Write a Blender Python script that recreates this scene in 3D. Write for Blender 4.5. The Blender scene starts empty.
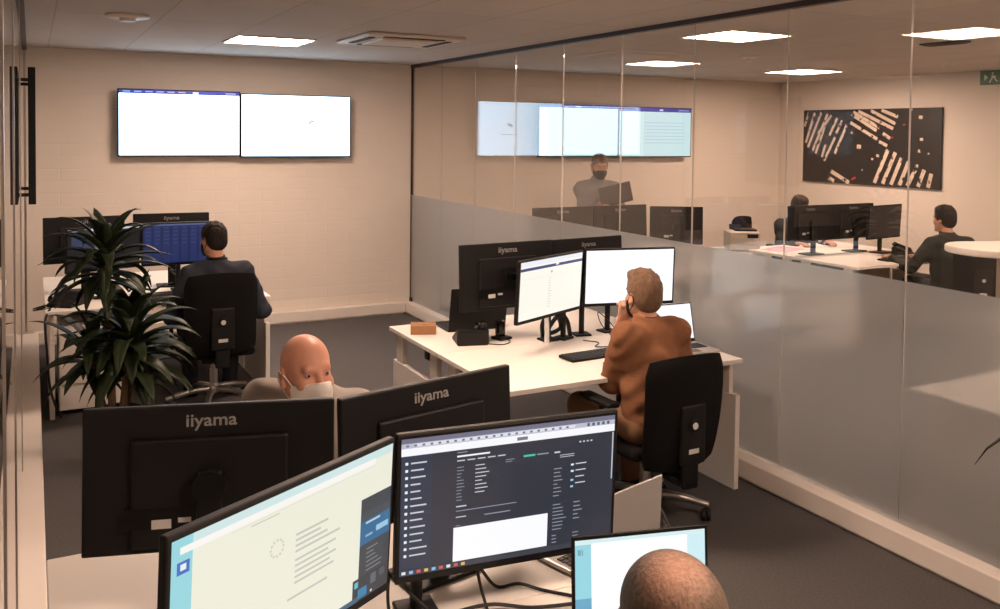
import bpy, bmesh, math, random
import numpy as np
from mathutils import Vector, Matrix, Euler
random.seed(7); rng = np.random.default_rng(7)
SC = bpy.context.scene; COL = SC.collection
PI = math.pi
# ------------------------------------------------------------------ materials
MATS = {}
def mat(name, col, rough=.5, metal=0, spec=.5, noise=0, nscale=40, bump=0, bscale=120, emit=None, estr=1, stretch=None):
    if name in MATS: return MATS[name]
    m = bpy.data.materials.new(name); m.use_nodes = True; nt = m.node_tree; b = nt.nodes['Principled BSDF']
    b.inputs['Base Color'].default_value = (*col, 1); b.inputs['Roughness'].default_value = rough
    b.inputs['Metallic'].default_value = metal; b.inputs['Specular IOR Level'].default_value = spec
    if emit is not None:
        b.inputs['Emission Color'].default_value = (*emit, 1); b.inputs['Emission Strength'].default_value = estr
    if noise or bump:
        tc = nt.nodes.new('ShaderNodeTexCoord'); src = tc.outputs['Object']
        if stretch:
            mp = nt.nodes.new('ShaderNodeMapping'); mp.inputs['Scale'].default_value = stretch
            nt.links.new(src, mp.inputs['Vector']); src = mp.outputs['Vector']
    if noise:
        n = nt.nodes.new('ShaderNodeTexNoise'); n.inputs['Scale'].default_value = nscale; n.inputs['Detail'].default_value = 5
        nt.links.new(src, n.inputs['Vector'])
        r = nt.nodes.new('ShaderNodeMapRange'); r.inputs['To Min'].default_value = 1-noise; r.inputs['To Max'].default_value = 1+noise
        nt.links.new(n.outputs['Fac'], r.inputs['Value'])
        mx = nt.nodes.new('ShaderNodeVectorMath'); mx.operation = 'SCALE'; mx.inputs[0].default_value = col
        nt.links.new(r.outputs['Result'], mx.inputs['Scale']); nt.links.new(mx.outputs['Vector'], b.inputs['Base Color'])
    if bump:
        n2 = nt.nodes.new('ShaderNodeTexNoise'); n2.inputs['Scale'].default_value = bscale; n2.inputs['Detail'].default_value = 4
        nt.links.new(src, n2.inputs['Vector'])
        bp = nt.nodes.new('ShaderNodeBump'); bp.inputs['Strength'].default_value = bump; bp.inputs['Distance'].default_value = .01
        nt.links.new(n2.outputs['Fac'], bp.inputs['Height']); nt.links.new(bp.outputs['Normal'], b.inputs['Normal'])
    MATS[name] = m; return m
def emis(col, s=1.0):
    key = 'screen light %.3f %.3f %.3f %.2f' % (*col, s)
    if key in MATS: return MATS[key]
    m = bpy.data.materials.new(key); m.use_nodes = True; nt = m.node_tree; b = nt.nodes['Principled BSDF']
    b.inputs['Base Color'].default_value = (.01, .01, .01, 1); b.inputs['Roughness'].default_value = .35
    b.inputs['Emission Color'].default_value = (*col, 1); b.inputs['Emission Strength'].default_value = s
    MATS[key] = m; return m
def S(r, g, b):                                   # sRGB 0-255 -> linear
    f = lambda c: (c/255/12.92 if c/255 <= .04045 else ((c/255+.055)/1.055)**2.4)
    return (f(r), f(g), f(b))
def glass_mat(name, tint=(1, 1, 1), film=False):
    m = bpy.data.materials.new(name); m.use_nodes = True; nt = m.node_tree; nt.nodes.clear()
    N = nt.nodes.new; L = nt.links.new
    out = N('ShaderNodeOutputMaterial')
    geo = N('ShaderNodeNewGeometry'); mr = N('ShaderNodeMapRange')
    mr.inputs['To Min'].default_value = 1.52; mr.inputs['To Max'].default_value = 1/1.52
    L(geo.outputs['Backfacing'], mr.inputs['Value'])
    fr = N('ShaderNodeFresnel'); L(mr.outputs['Result'], fr.inputs['IOR'])
    gl = N('ShaderNodeBsdfGlossy'); gl.inputs['Roughness'].default_value = 0; gl.inputs['Color'].default_value = (1, 1, 1, 1)
    if not film:
        tr = N('ShaderNodeBsdfTransparent'); tr.inputs['Color'].default_value = (*tint, 1)
        base = tr.outputs[0]
    else:
        gl.inputs['Roughness'].default_value = .12
        rf = N('ShaderNodeBsdfRefraction'); rf.inputs['IOR'].default_value = 1.02; rf.inputs['Roughness'].default_value = .62
        rf.inputs['Color'].default_value = (.93, .95, .96, 1); rf.distribution = 'BECKMANN'
        di = N('ShaderNodeBsdfDiffuse'); di.inputs['Color'].default_value = (*S(186, 191, 194), 1)
        tl = N('ShaderNodeBsdfTranslucent'); tl.inputs['Color'].default_value = (*S(222, 226, 228), 1)
        m1 = N('ShaderNodeMixShader'); m1.inputs[0].default_value = .12; L(rf.outputs[0], m1.inputs[1]); L(tl.outputs[0], m1.inputs[2])
        m2 = N('ShaderNodeMixShader'); m2.inputs[0].default_value = .27; L(m1.outputs[0], m2.inputs[1]); L(di.outputs[0], m2.inputs[2])
        base = m2.outputs[0]
    mx = N('ShaderNodeMixShader'); L(fr.outputs[0], mx.inputs[0]); L(base, mx.inputs[1]); L(gl.outputs[0], mx.inputs[2])
    L(mx.outputs[0], out.inputs['Surface']); return m
def wall_mat(name, col, brick=True):
    m = mat(name, col, .62, spec=.25, noise=.03, nscale=6)
    if brick:
        nt = m.node_tree; b = nt.nodes['Principled BSDF']
        tc = nt.nodes.new('ShaderNodeTexCoord'); mp = nt.nodes.new('ShaderNodeMapping'); mp.inputs['Rotation'].default_value = (PI/2, 0, 0)
        nt.links.new(tc.outputs['Object'], mp.inputs['Vector'])
        br = nt.nodes.new('ShaderNodeTexBrick'); br.inputs['Scale'].default_value = 1; br.inputs['Brick Width'].default_value = .44
        br.inputs['Row Height'].default_value = .11; br.inputs['Mortar Size'].default_value = .006; br.inputs['Mortar Smooth'].default_value = .6
        nt.links.new(mp.outputs['Vector'], br.inputs['Vector'])
        bp = nt.nodes.new('ShaderNodeBump'); bp.inputs['Strength'].default_value = .25; bp.inputs['Distance'].default_value = .004; bp.invert = True
        nt.links.new(br.outputs['Fac'], bp.inputs['Height']); nt.links.new(bp.outputs['Normal'], b.inputs['Normal'])
    return m
def ceil_mat():
    m = mat('ceiling tile', S(200, 190, 180), .9, spec=.1, noise=.05, nscale=3)
    nt = m.node_tree; b = nt.nodes['Principled BSDF']
    tc = nt.nodes.new('ShaderNodeTexCoord'); mp = nt.nodes.new('ShaderNodeMapping'); mp.inputs['Location'].default_value = (-.13, -.05, 0)
    nt.links.new(tc.outputs['Object'], mp.inputs['Vector'])
    br = nt.nodes.new('ShaderNodeTexBrick'); br.offset = 0; br.inputs['Scale'].default_value = 1
    br.inputs['Brick Width'].default_value = .6; br.inputs['Row Height'].default_value = 1.2; br.inputs['Mortar Size'].default_value = .006
    br.inputs['Color1'].default_value = (*S(203, 194, 185), 1); br.inputs['Color2'].default_value = (*S(197, 188, 179), 1); br.inputs['Mortar'].default_value = (*S(180, 171, 162), 1)
    nt.links.new(mp.outputs['Vector'], br.inputs['Vector']); nt.links.new(br.outputs['Color'], b.inputs['Base Color'])
    return m
M = dict(
 wall=wall_mat('painted wall', S(226, 216, 204)), wall2=wall_mat('plain painted wall', S(226, 216, 204), False), ceil=ceil_mat(),
 carpet=mat('carpet', S(94, 91, 90), .95, spec=.1, noise=.35, nscale=90, bump=.5, bscale=300),
 white=mat('white laminate', S(232, 226, 217), .38, spec=.4, noise=.02, nscale=4), whitepaint=mat('white painted trim', S(228, 220, 210), .4),
 whitepl=mat('white plastic', S(225, 224, 222), .45), black=mat('black plastic', S(19, 19, 19), .5, spec=.3, noise=.1, nscale=60), blackgl=mat('glossy black plastic', S(14, 14, 15), .22),
 blackback=mat('textured black plastic', S(22, 21, 21), .5, spec=.3, bump=.12, bscale=900), bezel=mat('black bezel', S(13, 13, 14), .4, spec=.3), grey=mat('grey plastic', S(92, 90, 88), .5),
 fabric=mat('black woven fabric', S(18, 17, 17), .9, spec=.2, bump=.5, bscale=500, noise=.15, nscale=300), alu=mat('brushed aluminium', S(190, 186, 180), .32, metal=1), steel=mat('dark steel', S(60, 58, 56), .4, metal=.8),
 rail=mat('dark anodised rail', S(58, 50, 46), .45, metal=.3), cable=mat('black cable', S(15, 15, 15), .5), cardboard=mat('cardboard', S(150, 108, 74), .85, noise=.08, nscale=30),
 logo=mat('grey print', S(150, 147, 143), .4), label=mat('white sticker', S(205, 203, 198), .6), key=mat('keycap', S(38, 38, 39), .55), silver=mat('silver aluminium', S(196, 193, 188), .36, metal=.65),
 leaf=mat('dark green leaf', S(34, 44, 24), .5, spec=.25, noise=.3, nscale=14), stem=mat('woody cane', S(104, 82, 58), .85, noise=.25, nscale=40, bump=.6, bscale=60),
 soil=mat('potting soil', S(46, 34, 26), .95, noise=.4, nscale=60, bump=.8), pot=mat('dark plant pot', S(44, 44, 42), .5), paper=mat('white paper', S(232, 228, 222), .8), pinkpaper=mat('pink paper', S(214, 170, 190), .8),
 canvas=mat('black canvas print', S(30, 26, 24), .5, noise=.25, nscale=8), stripe=mat('pale painted stripe', S(226, 208, 188), .5, noise=.12, nscale=30), red=mat('red fleck', S(170, 50, 40), .5),
 beige=mat('beige printer plastic', S(196, 186, 172), .5), woodp=mat('beige laminate', S(196, 178, 156), .5), green=mat('green sign', S(92, 128, 104), .5), signw=mat('white sign print', S(225, 228, 220), .5),
 grille=mat('dark grille', S(48, 42, 38), .7), acwhite=mat('air unit plastic', S(224, 212, 198), .45), off=mat('switched off display', S(16, 16, 18), .25))
_nt = M['stripe'].node_tree; _b = _nt.nodes['Principled BSDF']; _src = _b.inputs['Base Color'].links[0].from_socket; _tc = _nt.nodes.new('ShaderNodeTexCoord'); _n = _nt.nodes.new('ShaderNodeTexNoise')
_n.inputs['Scale'].default_value = 16; _n.inputs['Detail'].default_value = 6; _nt.links.new(_tc.outputs['Object'], _n.inputs['Vector']); _mr = _nt.nodes.new('ShaderNodeMapRange'); _mr.inputs['From Min'].default_value = .58; _mr.inputs['From Max'].default_value = .64
_nt.links.new(_n.outputs['Fac'], _mr.inputs['Value']); _mx = _nt.nodes.new('ShaderNodeMix'); _mx.data_type = 'RGBA'; _mx.inputs[7].default_value = (*S(40, 34, 30), 1); _nt.links.new(_mr.outputs[0], _mx.inputs[0]); _nt.links.new(_src, _mx.inputs[6]); _nt.links.new(_mx.outputs[2], _b.inputs['Base Color'])
M['glass'] = glass_mat('clear glass', (.975, .97, .96)); M['film'] = glass_mat('frosted film', film=True)
M['joint'] = mat('clear silicone joint', S(205, 200, 194), .2, spec=.8)
def skin(n, c): return mat(n, c, .48, spec=.4, noise=.07, nscale=25)
# ------------------------------------------------------------------ mesh helpers
class B:
    """collects shapes for ONE mesh; several material slots allowed"""
    def __init__(s): s.bm = bmesh.new(); s.mats = []; s.mi = 0
    def use(s, m):
        if m not in s.mats: s.mats.append(m)
        s.mi = s.mats.index(m); return s
    def _fin(s, n0):
        s.bm.faces.ensure_lookup_table()
        for f in s.bm.faces[n0:]: f.material_index = s.mi
    def box(s, c, d, bev=0, seg=2, rot=None):
        n0 = len(s.bm.faces); t = bmesh.new(); bmesh.ops.create_cube(t, size=1)
        bmesh.ops.scale(t, vec=Vector(d), verts=t.verts)
        if bev: bmesh.ops.bevel(t, geom=t.edges[:], offset=min(bev, min(d)*.49), segments=seg, affect='EDGES', profile=.5)
        if rot is not None: bmesh.ops.rotate(t, matrix=(rot if isinstance(rot, Matrix) else Euler(rot).to_matrix()), verts=t.verts)
        bmesh.ops.translate(t, vec=Vector(c), verts=t.verts); s._merge(t); s._fin(n0); return s
    def _merge(s, t):
        me = bpy.data.meshes.new('tmp'); t.to_mesh(me); t.free(); s.bm.from_mesh(me); bpy.data.meshes.remove(me)
    def cyl(s, a, b, r0, r1=None, n=16, cap=True):
        n0 = len(s.bm.faces); a = Vector(a); b = Vector(b); r1 = r0 if r1 is None else r1
        t = bmesh.new(); bmesh.ops.create_cone(t, cap_ends=cap, segments=n, radius1=r0, radius2=r1, depth=(b-a).length)
        q = (b-a).to_track_quat('Z', 'Y'); bmesh.ops.transform(t, matrix=Matrix.Translation((a+b)/2) @ q.to_matrix().to_4x4(), verts=t.verts)
        s._merge(t); s._fin(n0); return s
    def sph(s, c, r, seg=16, rings=10):
        n0 = len(s.bm.faces); t = bmesh.new(); bmesh.ops.create_uvsphere(t, u_segments=seg, v_segments=rings, radius=1)
        rr = (r, r, r) if not hasattr(r, '__len__') else r
        bmesh.ops.scale(t, vec=Vector(rr), verts=t.verts); bmesh.ops.translate(t, vec=Vector(c), verts=t.verts); s._merge(t); s._fin(n0); return s
    def tube(s, pts, r, n=8, sub=6):
        P = [Vector(p) for p in pts]; Q = []
        if len(P) > 2 and sub > 1:
            for i in range(len(P)-1):
                p0 = P[max(i-1, 0)]; p1 = P[i]; p2 = P[i+1]; p3 = P[min(i+2, len(P)-1)]
                for k in range(sub):
                    t = k/sub; Q.append(.5*((2*p1)+(p2-p0)*t+(2*p0-5*p1+4*p2-p3)*t*t+(3*p1-p0-3*p2+p3)*t**3))
            Q.append(P[-1])
        else: Q = P
        n0 = len(s.bm.faces); rings = []
        for i, p in enumerate(Q):
            d = (Q[min(i+1, len(Q)-1)]-Q[max(i-1, 0)]).normalized(); u = d.orthogonal() if i == 0 else (u-d*u.dot(d)); u.normalize(); v = d.cross(u)
            rr = r[min(i*len(r)//len(Q), len(r)-1)] if hasattr(r, '__len__') else r
            rings.append([s.bm.verts.new(p+u*math.cos(2*PI*k/n)*rr+v*math.sin(2*PI*k/n)*rr) for k in range(n)])
        for a, b in zip(rings, rings[1:]):
            for k in range(n): s.bm.faces.new((a[k], a[(k+1) % n], b[(k+1) % n], b[k]))
        s.bm.faces.new(rings[0][::-1]); s.bm.faces.new(rings[-1]); s._fin(n0); return s
    def poly(s, pts):
        n0 = len(s.bm.faces); s.bm.faces.new([s.bm.verts.new(Vector(p)) for p in pts]); s._fin(n0); return s
    def prism(s, pts, z0, z1, bev=0):
        """outline in xy extruded z0..z1"""
        n0 = len(s.bm.faces); t = bmesh.new(); f = t.faces.new([t.verts.new((x, y, z0)) for x, y in pts])
        e = bmesh.ops.extrude_face_region(t, geom=[f]); bmesh.ops.translate(t, vec=(0, 0, z1-z0), verts=[v for v in e['geom'] if isinstance(v, bmesh.types.BMVert)])
        bmesh.ops.recalc_face_normals(t, faces=t.faces)
        if bev: bmesh.ops.bevel(t, geom=t.edges[:], offset=bev, segments=2, affect='EDGES')
        s._merge(t); s._fin(n0); return s
    def lathe(s, prof, c=(0, 0, 0), n=24):
        n0 = len(s.bm.faces); R = [[s.bm.verts.new((c[0]+r*math.cos(2*PI*k/n), c[1]+r*math.sin(2*PI*k/n), c[2]+z)) for k in range(n)] for r, z in prof]
        for a, b in zip(R, R[1:]):
            for k in range(n): s.bm.faces.new((a[k], a[(k+1) % n], b[(k+1) % n], b[k]))
        s.bm.faces.new(R[0][::-1]); s.bm.faces.new(R[-1]); s._fin(n0); return s
    def out(s, name, m=None, parent=None, smooth=False, loc=(0, 0, 0), rot=(0, 0, 0)):
        me = bpy.data.meshes.new(name); s.bm.to_mesh(me); s.bm.free()
        for x in (s.mats or [m]): me.materials.append(x)
        if smooth:
            for p in me.polygons: p.use_smooth = True
            try: me.set_sharp_from_angle(angle=math.radians(40))
            except Exception: pass
        return link(name, me, parent, loc, rot)
def link(name, me, parent=None, loc=(0, 0, 0), rot=(0, 0, 0)):
    o = bpy.data.objects.new(name, me); COL.objects.link(o); o.location = loc; o.rotation_euler = rot
    if parent is not None: o.parent = parent
    return o
def bx(name, c, d, m, parent=None, bev=0, seg=2, rot=None): return B().box(c, d, bev, seg, rot).out(name, m, parent)
def tag(o, label, cat, group=None):
    o['label'] = label; o['category'] = cat
    if group: o['group'] = group
    return o
def thing(name, label, cat, loc=(0, 0, 0), rz=0, group=None):
    return tag(link(name, None, None, loc, (0, 0, rz)), label, cat, group)
def struct(o): o['kind'] = 'structure'; return o
def copy_tree(o, parent=None):
    c = o.copy(); COL.objects.link(c)
    if parent is not None: c.parent = parent
    for ch in list(o.children): copy_tree(ch, c)
    return c
def dup(o, label, loc, rz, group=None):
    c = copy_tree(o); c.location = loc; c.rotation_euler = (0, 0, rz); c['label'] = label
    if group: c['group'] = group
    return c
def text(name, body, size, m, parent, loc, rot, extrude=.0006, bold=0, shear=0):
    cu = bpy.data.curves.new(name, 'FONT'); cu.body = body; cu.size = size; cu.extrude = extrude; cu.offset = bold; cu.shear = shear
    cu.align_x = 'CENTER'; cu.align_y = 'CENTER'; cu.resolution_u = 3
    t = bpy.data.objects.new('tmp', cu); COL.objects.link(t); dg = bpy.context.evaluated_depsgraph_get()
    me = bpy.data.meshes.new_from_object(t.evaluated_get(dg)); bpy.data.objects.remove(t); me.materials.clear(); me.materials.append(m); me.name = name
    return link(name, me, parent, loc, rot)
# ------------------------------------------------------------------ room
G = 3.555; YB = 8.774; XW = 8.79; ZC = 2.603; LG = -.052; YF = -2.2; XL = -1.7
struct(bx('floor', ((XL+XW)/2, (YF+YB)/2, -.05), (XW-XL+.4, YB-YF+.4, .1), M['carpet']))
struct(bx('ceiling', ((XL+XW)/2, (YF+YB)/2, ZC+.05), (XW-XL+.4, YB-YF+.4, .1), M['ceil']))
struct(bx('wall_back', ((XL+XW)/2, YB+.1, ZC/2), (XW-XL+.4, .2, ZC), M['wall']))
struct(bx('wall_front', ((XL+XW)/2, YF-.1, ZC/2), (XW-XL+.4, .2, ZC), M['wall2']))
struct(bx('wall_far_right', (XW+.1, (YF+YB)/2, ZC/2), (.2, YB-YF, ZC), M['wall2']))
struct(bx('wall_left', (XL-.1, (YF+YB)/2, ZC/2), (.2, YB-YF, ZC), M['wall2']))
def plinth(name, x0, x1, y0, y1, h):
    return struct(B().box(((x0+x1)/2, (y0+y1)/2, h/2+.006), (x1-x0, y1-y0, h-.012), .006).box(((x0+x1)/2, (y0+y1)/2, .004), (x1-x0-.03, y1-y0-.03, .008)).out(name, M['whitepaint']))
PH = .115
plinth('baseboard_right', G-.095, G+.03, 1.2, YB-.001, PH)
plinth('baseboard_back', LG+.06, G-.097, YB-.095, YB-.001, PH)
plinth('baseboard_left', -.125, .043, .35, YB-.1, .12)
plinth('baseboard_far_back', G+.04, XW-.01, YB-.03, YB-.001, .1)
def glass_wall(name, x, ys, z0, th, frost=None, side=-1):
    root = struct(link(name, None))
    for a, b in zip(ys, ys[1:]):
        bx('glass_pane', (x, (a+b)/2, (z0+ZC-.03)/2), (th, b-a-.004, ZC-.03-z0), M['glass'], root)
        if frost: bx('frosted_film', (x+side*(th/2+.0012), (a+b)/2, (z0+frost)/2), (.0012, b-a-.004, frost-z0), M['film'], root)
    for a in ys[1:-1]: bx('joint_strip', (x, a, (z0+ZC-.03)/2), ((th*.8, .003, ZC-.03-z0) if frost else (th+.006, .03, ZC-.03-z0)), M['joint' if frost else 'alu'], root)
    bx('top_rail', (x, (ys[0]+ys[-1])/2, ZC-.015), (.05, ys[-1]-ys[0], .03), M['rail'], root)
    bx('wall_profile', (x, ys[-1]+.004, (z0+ZC-.03)/2), (.03, .008, ZC-.03-z0), M['rail' if frost else 'alu'], root)
    return root
ys = [YB-.012-.752*k for k in range(12)][::-1]
wr = glass_wall('wall_right', G, ys, PH, .012, 1.24)
bx('corner_bracket', (G-.02, YB-.05, PH+.02), (.02, .05, .04), M['steel'], wr, .004)
glass_wall('wall_left_glass', LG-.006, [.3, 2.05, 3.3, 5.2, YB-.012], .12, .012)
# ceiling lights: emissive panel meshes with frame, some unseen and added for light
def ceiling_light(label, x, y, w=.6, d=.6):
    t = thing('ceiling_light', label, 'ceiling light', (x, y, ZC), group='square ceiling light panels')
    B().box((0, d/2+.006, -.006), (w+.024, .012, .012)).box((0, -d/2-.006, -.006), (w+.024, .012, .012)).box((w/2+.006, 0, -.006), (.012, d, .012)).box((-w/2-.006, 0, -.006), (.012, d, .012)).out('frame', M['whitepaint'], t)
    bx('diffuser', (0, 0, -.004), (w, d, .006), LIGHT, t); return t
LIGHT = emis((1, .71, .555), 66.0)
ceiling_light('square light panel in the ceiling in front of the two wall displays', 1.64, 7.03, .57, .56)
ceiling_light('square ceiling light panel above the foreground desks, behind the near glass joint', 1.6, 3.85, .58, .56)
ceiling_light('square ceiling light panel of our room, nearest the camera', 1.66, .6)
ceiling_light('square ceiling light panel of the other room, just behind the glass wall', 4.38, 4.8, .54, .5)
ceiling_light('square ceiling light panel of the other room nearest the corner beside the picture', 7.38, 7.04, .55, .56)
ceiling_light('added square ceiling light panel of the other room, out of view by the white counter', 6.9, 3.2)  # out of frame, added to light the other room
ceiling_light('added square ceiling light panel of the other room, out of view nearest the camera', 5.0, 1.2)  # unseen extra panel, brightens the near end of the other room
# air conditioning cassette, detector, vent
ac = thing('air_conditioner', 'white ceiling air conditioner cassette with dark slots beside the light panel', 'air conditioner', (2.47, 6.36, ZC))
B().box((0, 0, -.012), (.84, .84, .024), .01).box((0, 0, -.03), (.5, .5, .014), .006).out('casing', M['acwhite'], ac)
for k in range(4):
    B().box((0, .335, -.026), (.52, .05, .008)).out('air_slot', M['grille'], ac, rot=(0, 0, k*PI/2))
B().box((0, 0, -.038), (.36, .36, .004)).out('intake_grille', M['acwhite'], ac)
sd = thing('smoke_detector', 'round pale detector on the ceiling left of the light panel', 'detector', (.53, 5.98, ZC))
B().lathe([(.13, -.0001), (.13, -.012), (.115, -.02), (.0001, -.022)]).out('base', M['acwhite'], sd, True)
B().lathe([(.05, -.02), (.045, -.04), (.0001, -.045)]).out('sensor', M['whitepl'], sd, True)
vt = thing('ceiling_vent', 'dark slotted vent in the ceiling of the other room', 'vent', (5.95, 4.32, ZC))
bx('frame', (0, 0, -.006), (.12, .34, .012), M['grille'], vt, .004)
for k in range(3): bx('slat', (-.035+.035*k, 0, -.014), (.012, .3, .008), M['steel'], vt, rot=(0, .5, 0))
ac.scale = (.9, .9, 1)
v2 = thing('sprinkler_head', 'small round sprinkler rosette on the ceiling of the other room', 'sprinkler', (5.65, 6.02, ZC))
B().lathe([(.08, 0), (.075, -.012), (.02, -.016), (.02, -.04), (.0001, -.045)]).out('rosette', M['acwhite'], v2, True)
es = thing('exit_sign', 'small green emergency exit sign high on the wall right of the picture', 'sign', (8.77, 5.79, 2.53))
bx('housing', (0, 0, 0), (.03, .3, .15), M['green'], es, .004)
b = B(); x = -.017
for q in ([(.02, .05), (-.0, .05), (-.0, .03), (.02, .03)], [(.02, .025), (-.03, .01), (-.02, -.015), (.025, -.005)], [(.02, -.005), (.05, -.05), (.035, -.055), (.005, -.01)], [(-.015, -.01), (-.05, -.04), (-.04, -.05), (-.005, -.02)], [(-.07, .06), (-.13, .06), (-.13, -.06), (-.07, -.06)], [(.06, .0), (.1, .035), (.1, -.035)]):
    b.poly([(x, yy, zz) for yy, zz in q])
b.out('pictogram', M['signw'], es)
# ------------------------------------------------------------------ displays
def screen_mesh(w, h, rects, base, x=0):
    """flat display content facing -y; rects in 0..1, origin top left: (x0,y0,x1,y1,colour,strength)"""
    b = B().use(base); b.poly([(-w/2, 0, -h/2), (w/2, 0, -h/2), (w/2, 0, h/2), (-w/2, 0, h/2)])
    for i, r in enumerate(rects):
        x0, y0, x1, y1, c = r[:5]; st = r[5] if len(r) > 5 else 1
        b.use(emis(c, st)); y = -.00015-.000015*i
        X0, X1, Z0, Z1 = -w/2+w*x0, -w/2+w*x1, h/2-h*y1, h/2-h*y0
        b.poly([(X0, y, Z0), (X1, y, Z0), (X1, y, Z1), (X0, y, Z1)])
    return b
def lines(x0, x1, y0, y1, n, c, fill=.5, s=1, ragged=.5, words=1):
    R = []; dy = (y1-y0)/n
    for k in range(n):
        xe = x1-(x1-x0)*ragged*random.random(); y = y0+k*dy; xx = x0
        for w in range(words):
            wl = (xe-x0)/words; R.append((xx, y, xx+wl*(.92 if words > 1 else 1)*random.uniform(.6, 1), y+dy*fill, c, s)); xx += wl
    return R
WHT = (1, .98, .93)
def tv(label, x, z, w, h, rects, base, y=8.655):
    t = thing('wall_display', label, 'display', (x, y, z), group='wall displays')
    B().box((0, .02, 0), (w, .034, h), .004).box((0, .045, 0), (w*.6, .03, h*.6), .006).out('casing', M['bezel'], t)
    screen_mesh(w-.022, h-.022, rects, base).out('screen', None, t, loc=(0, .0022, .002))
    bx('wall_mount', (0, .088, 0), (.3, .06, .3), M['steel'], t)
    return t
HEAD = [(0, 0, 1, .055, S(40, 60, 180), 1)]+[(.03+.09*k, .015, .03+.09*k+.06, .035, S(170, 180, 230)) for k in range(6)]+[(.6, .012, .65, .05, S(235, 240, 255)), (.88, .015, .97, .035, S(170, 180, 230))]
TVW = emis((.58, .8, 1), 4.2)
tv('white wall display with a blue bar along its top, beside the all-white one', 1.218, 1.957, 1.075, .612, HEAD+[(.03, .08, .97, .095, S(240, 242, 250))], TVW)
tv('white wall display with a small pale green mark, right of the blue-barred one', 2.3, 1.945, 1.085, .608, [(.62, .4, .66, .44, S(170, 235, 225)), (.605, .42, .635, .47, S(190, 240, 232)), (.54, .6, .74, .612, S(228, 240, 240))], TVW)
PALE = emis(S(214, 246, 252), .97)
tv('wall display with plain pale blue page behind the standing man in the other room', 5.57, 1.935, 1.085, .6, [(0, 0, 1, .05, S(44, 50, 160)), (.45, .012, .52, .04, S(200, 210, 240)), (.0, .05, .1, 1, S(226, 250, 240), 1.0)], PALE)
tv('wall display with a table of pale rows, rightmost in the other room', 6.66, 1.93, 1.085, .6, [(0, 0, 1, .08, S(44, 50, 160)), (.55, .02, .6, .06, S(220, 225, 245)), (.82, .03, .97, .05, S(170, 180, 230)), (0, .08, .33, 1, S(222, 250, 252))]+[(.34, .3+.07*k, .9, .31+.07*k, S(172, 200, 226)) for k in range(7)], PALE)
def monitor(label, loc, rz, w, h, zc, content=None, base=None, logo=True, tilt=.05, cat='monitor', stand='foot', back='plain'):
    """loc on the desk under the screen; screen faces local -y; zc = height of screen centre above the desk"""
    t = thing('monitor', label, cat, loc, rz, None)
    cs = B().box((0, .012, 0), (w, .022, h), .005).box((0, .026, -h*.09), (w*.62, .02, h*.74), .007)
    hd = cs.out('casing', M['blackback'], t, loc=(0, 0, zc), rot=(tilt, 0, 0))
    if content is not None: screen_mesh(w-.022, h-.03, content, base).out('screen', None, t, loc=(0, 0, zc+.004), rot=(tilt, 0, 0)).location.y = -.0008
    else: screen_mesh(w-.022, h-.03, [], M['off']).out('screen', None, t, loc=(0, -.0008, zc+.004), rot=(tilt, 0, 0))
    if content is not None: sc = t.children[-1]
    if logo:
        text('logo', 'iiyama', .044*w/.6, M['logo'], hd, (.0, .0236, h*.39), (PI/2, 0, PI), bold=.0005).scale.x = 1.12
        bx('seam_line', (0, .0232, h*.285), (w*.62, .001, .0018), M['bezel'], hd)
        B().use(M['label']).box((w*.19, .0363, -h*.29), (.045, .0008, .022)).use(M['label']).box((w*.10, .0363, -h*.27), (.03, .0008, .012)).out('rating_label', None, hd)
        bx('port_recess', (w*.2, .0362, -h*.25), (.16, .0006, .05), M['bezel'], hd)
    bx('chin_strip', (0, -.0004, -h/2+.009), (w-.004, .0015, .016), M['bezel'], hd)
    if stand == 'foot':
        B().box((0, .035, .007), (.22, .15, .012), .005).out('foot', M['black'], t)
        B().box((0, .055, zc*.5+.02), (.06, .022, zc+.02), .007).out('neck', M['black'], t)
        B().cyl((0, .03, zc-.01), (0, .068, zc-.01), .04).out('hinge', M['bezel'], t, True)
    else:
        px = 0 if stand == 'pole' else stand
        B().box((px, .08, .006), (.1, .09, .012), .004).out('foot', M['black'], t)
        B().cyl((px, .08, .01), (px, .08, zc+.03), .016).out('pole', M['black'], t, True)
        B().box((px*.5, .075, zc), (.05+abs(px), .03, .05), .006).out('arm', M['blackgl'], t)
        B().cyl((0, .045, zc), (0, .075, zc), .025).out('joint', M['blackgl'], t, True)
        B().box((0, .044, zc), (.1, .006, .1)).out('mount_plate', M['black'], t)
    return t
D = .71
def seg_monitor(label, p0, p1, top, h, **k):
    """screen's front edge runs p0->p1 as seen by its viewer (left to right)"""
    (x0, y0), (x1, y1) = p0, p1; w = math.hypot(x1-x0, y1-y0); rz = math.atan2(y1-y0, x1-x0)
    return monitor(label, ((x0+x1)/2, (y0+y1)/2, D), rz, w, h, top-h/2-D, **k)
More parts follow.
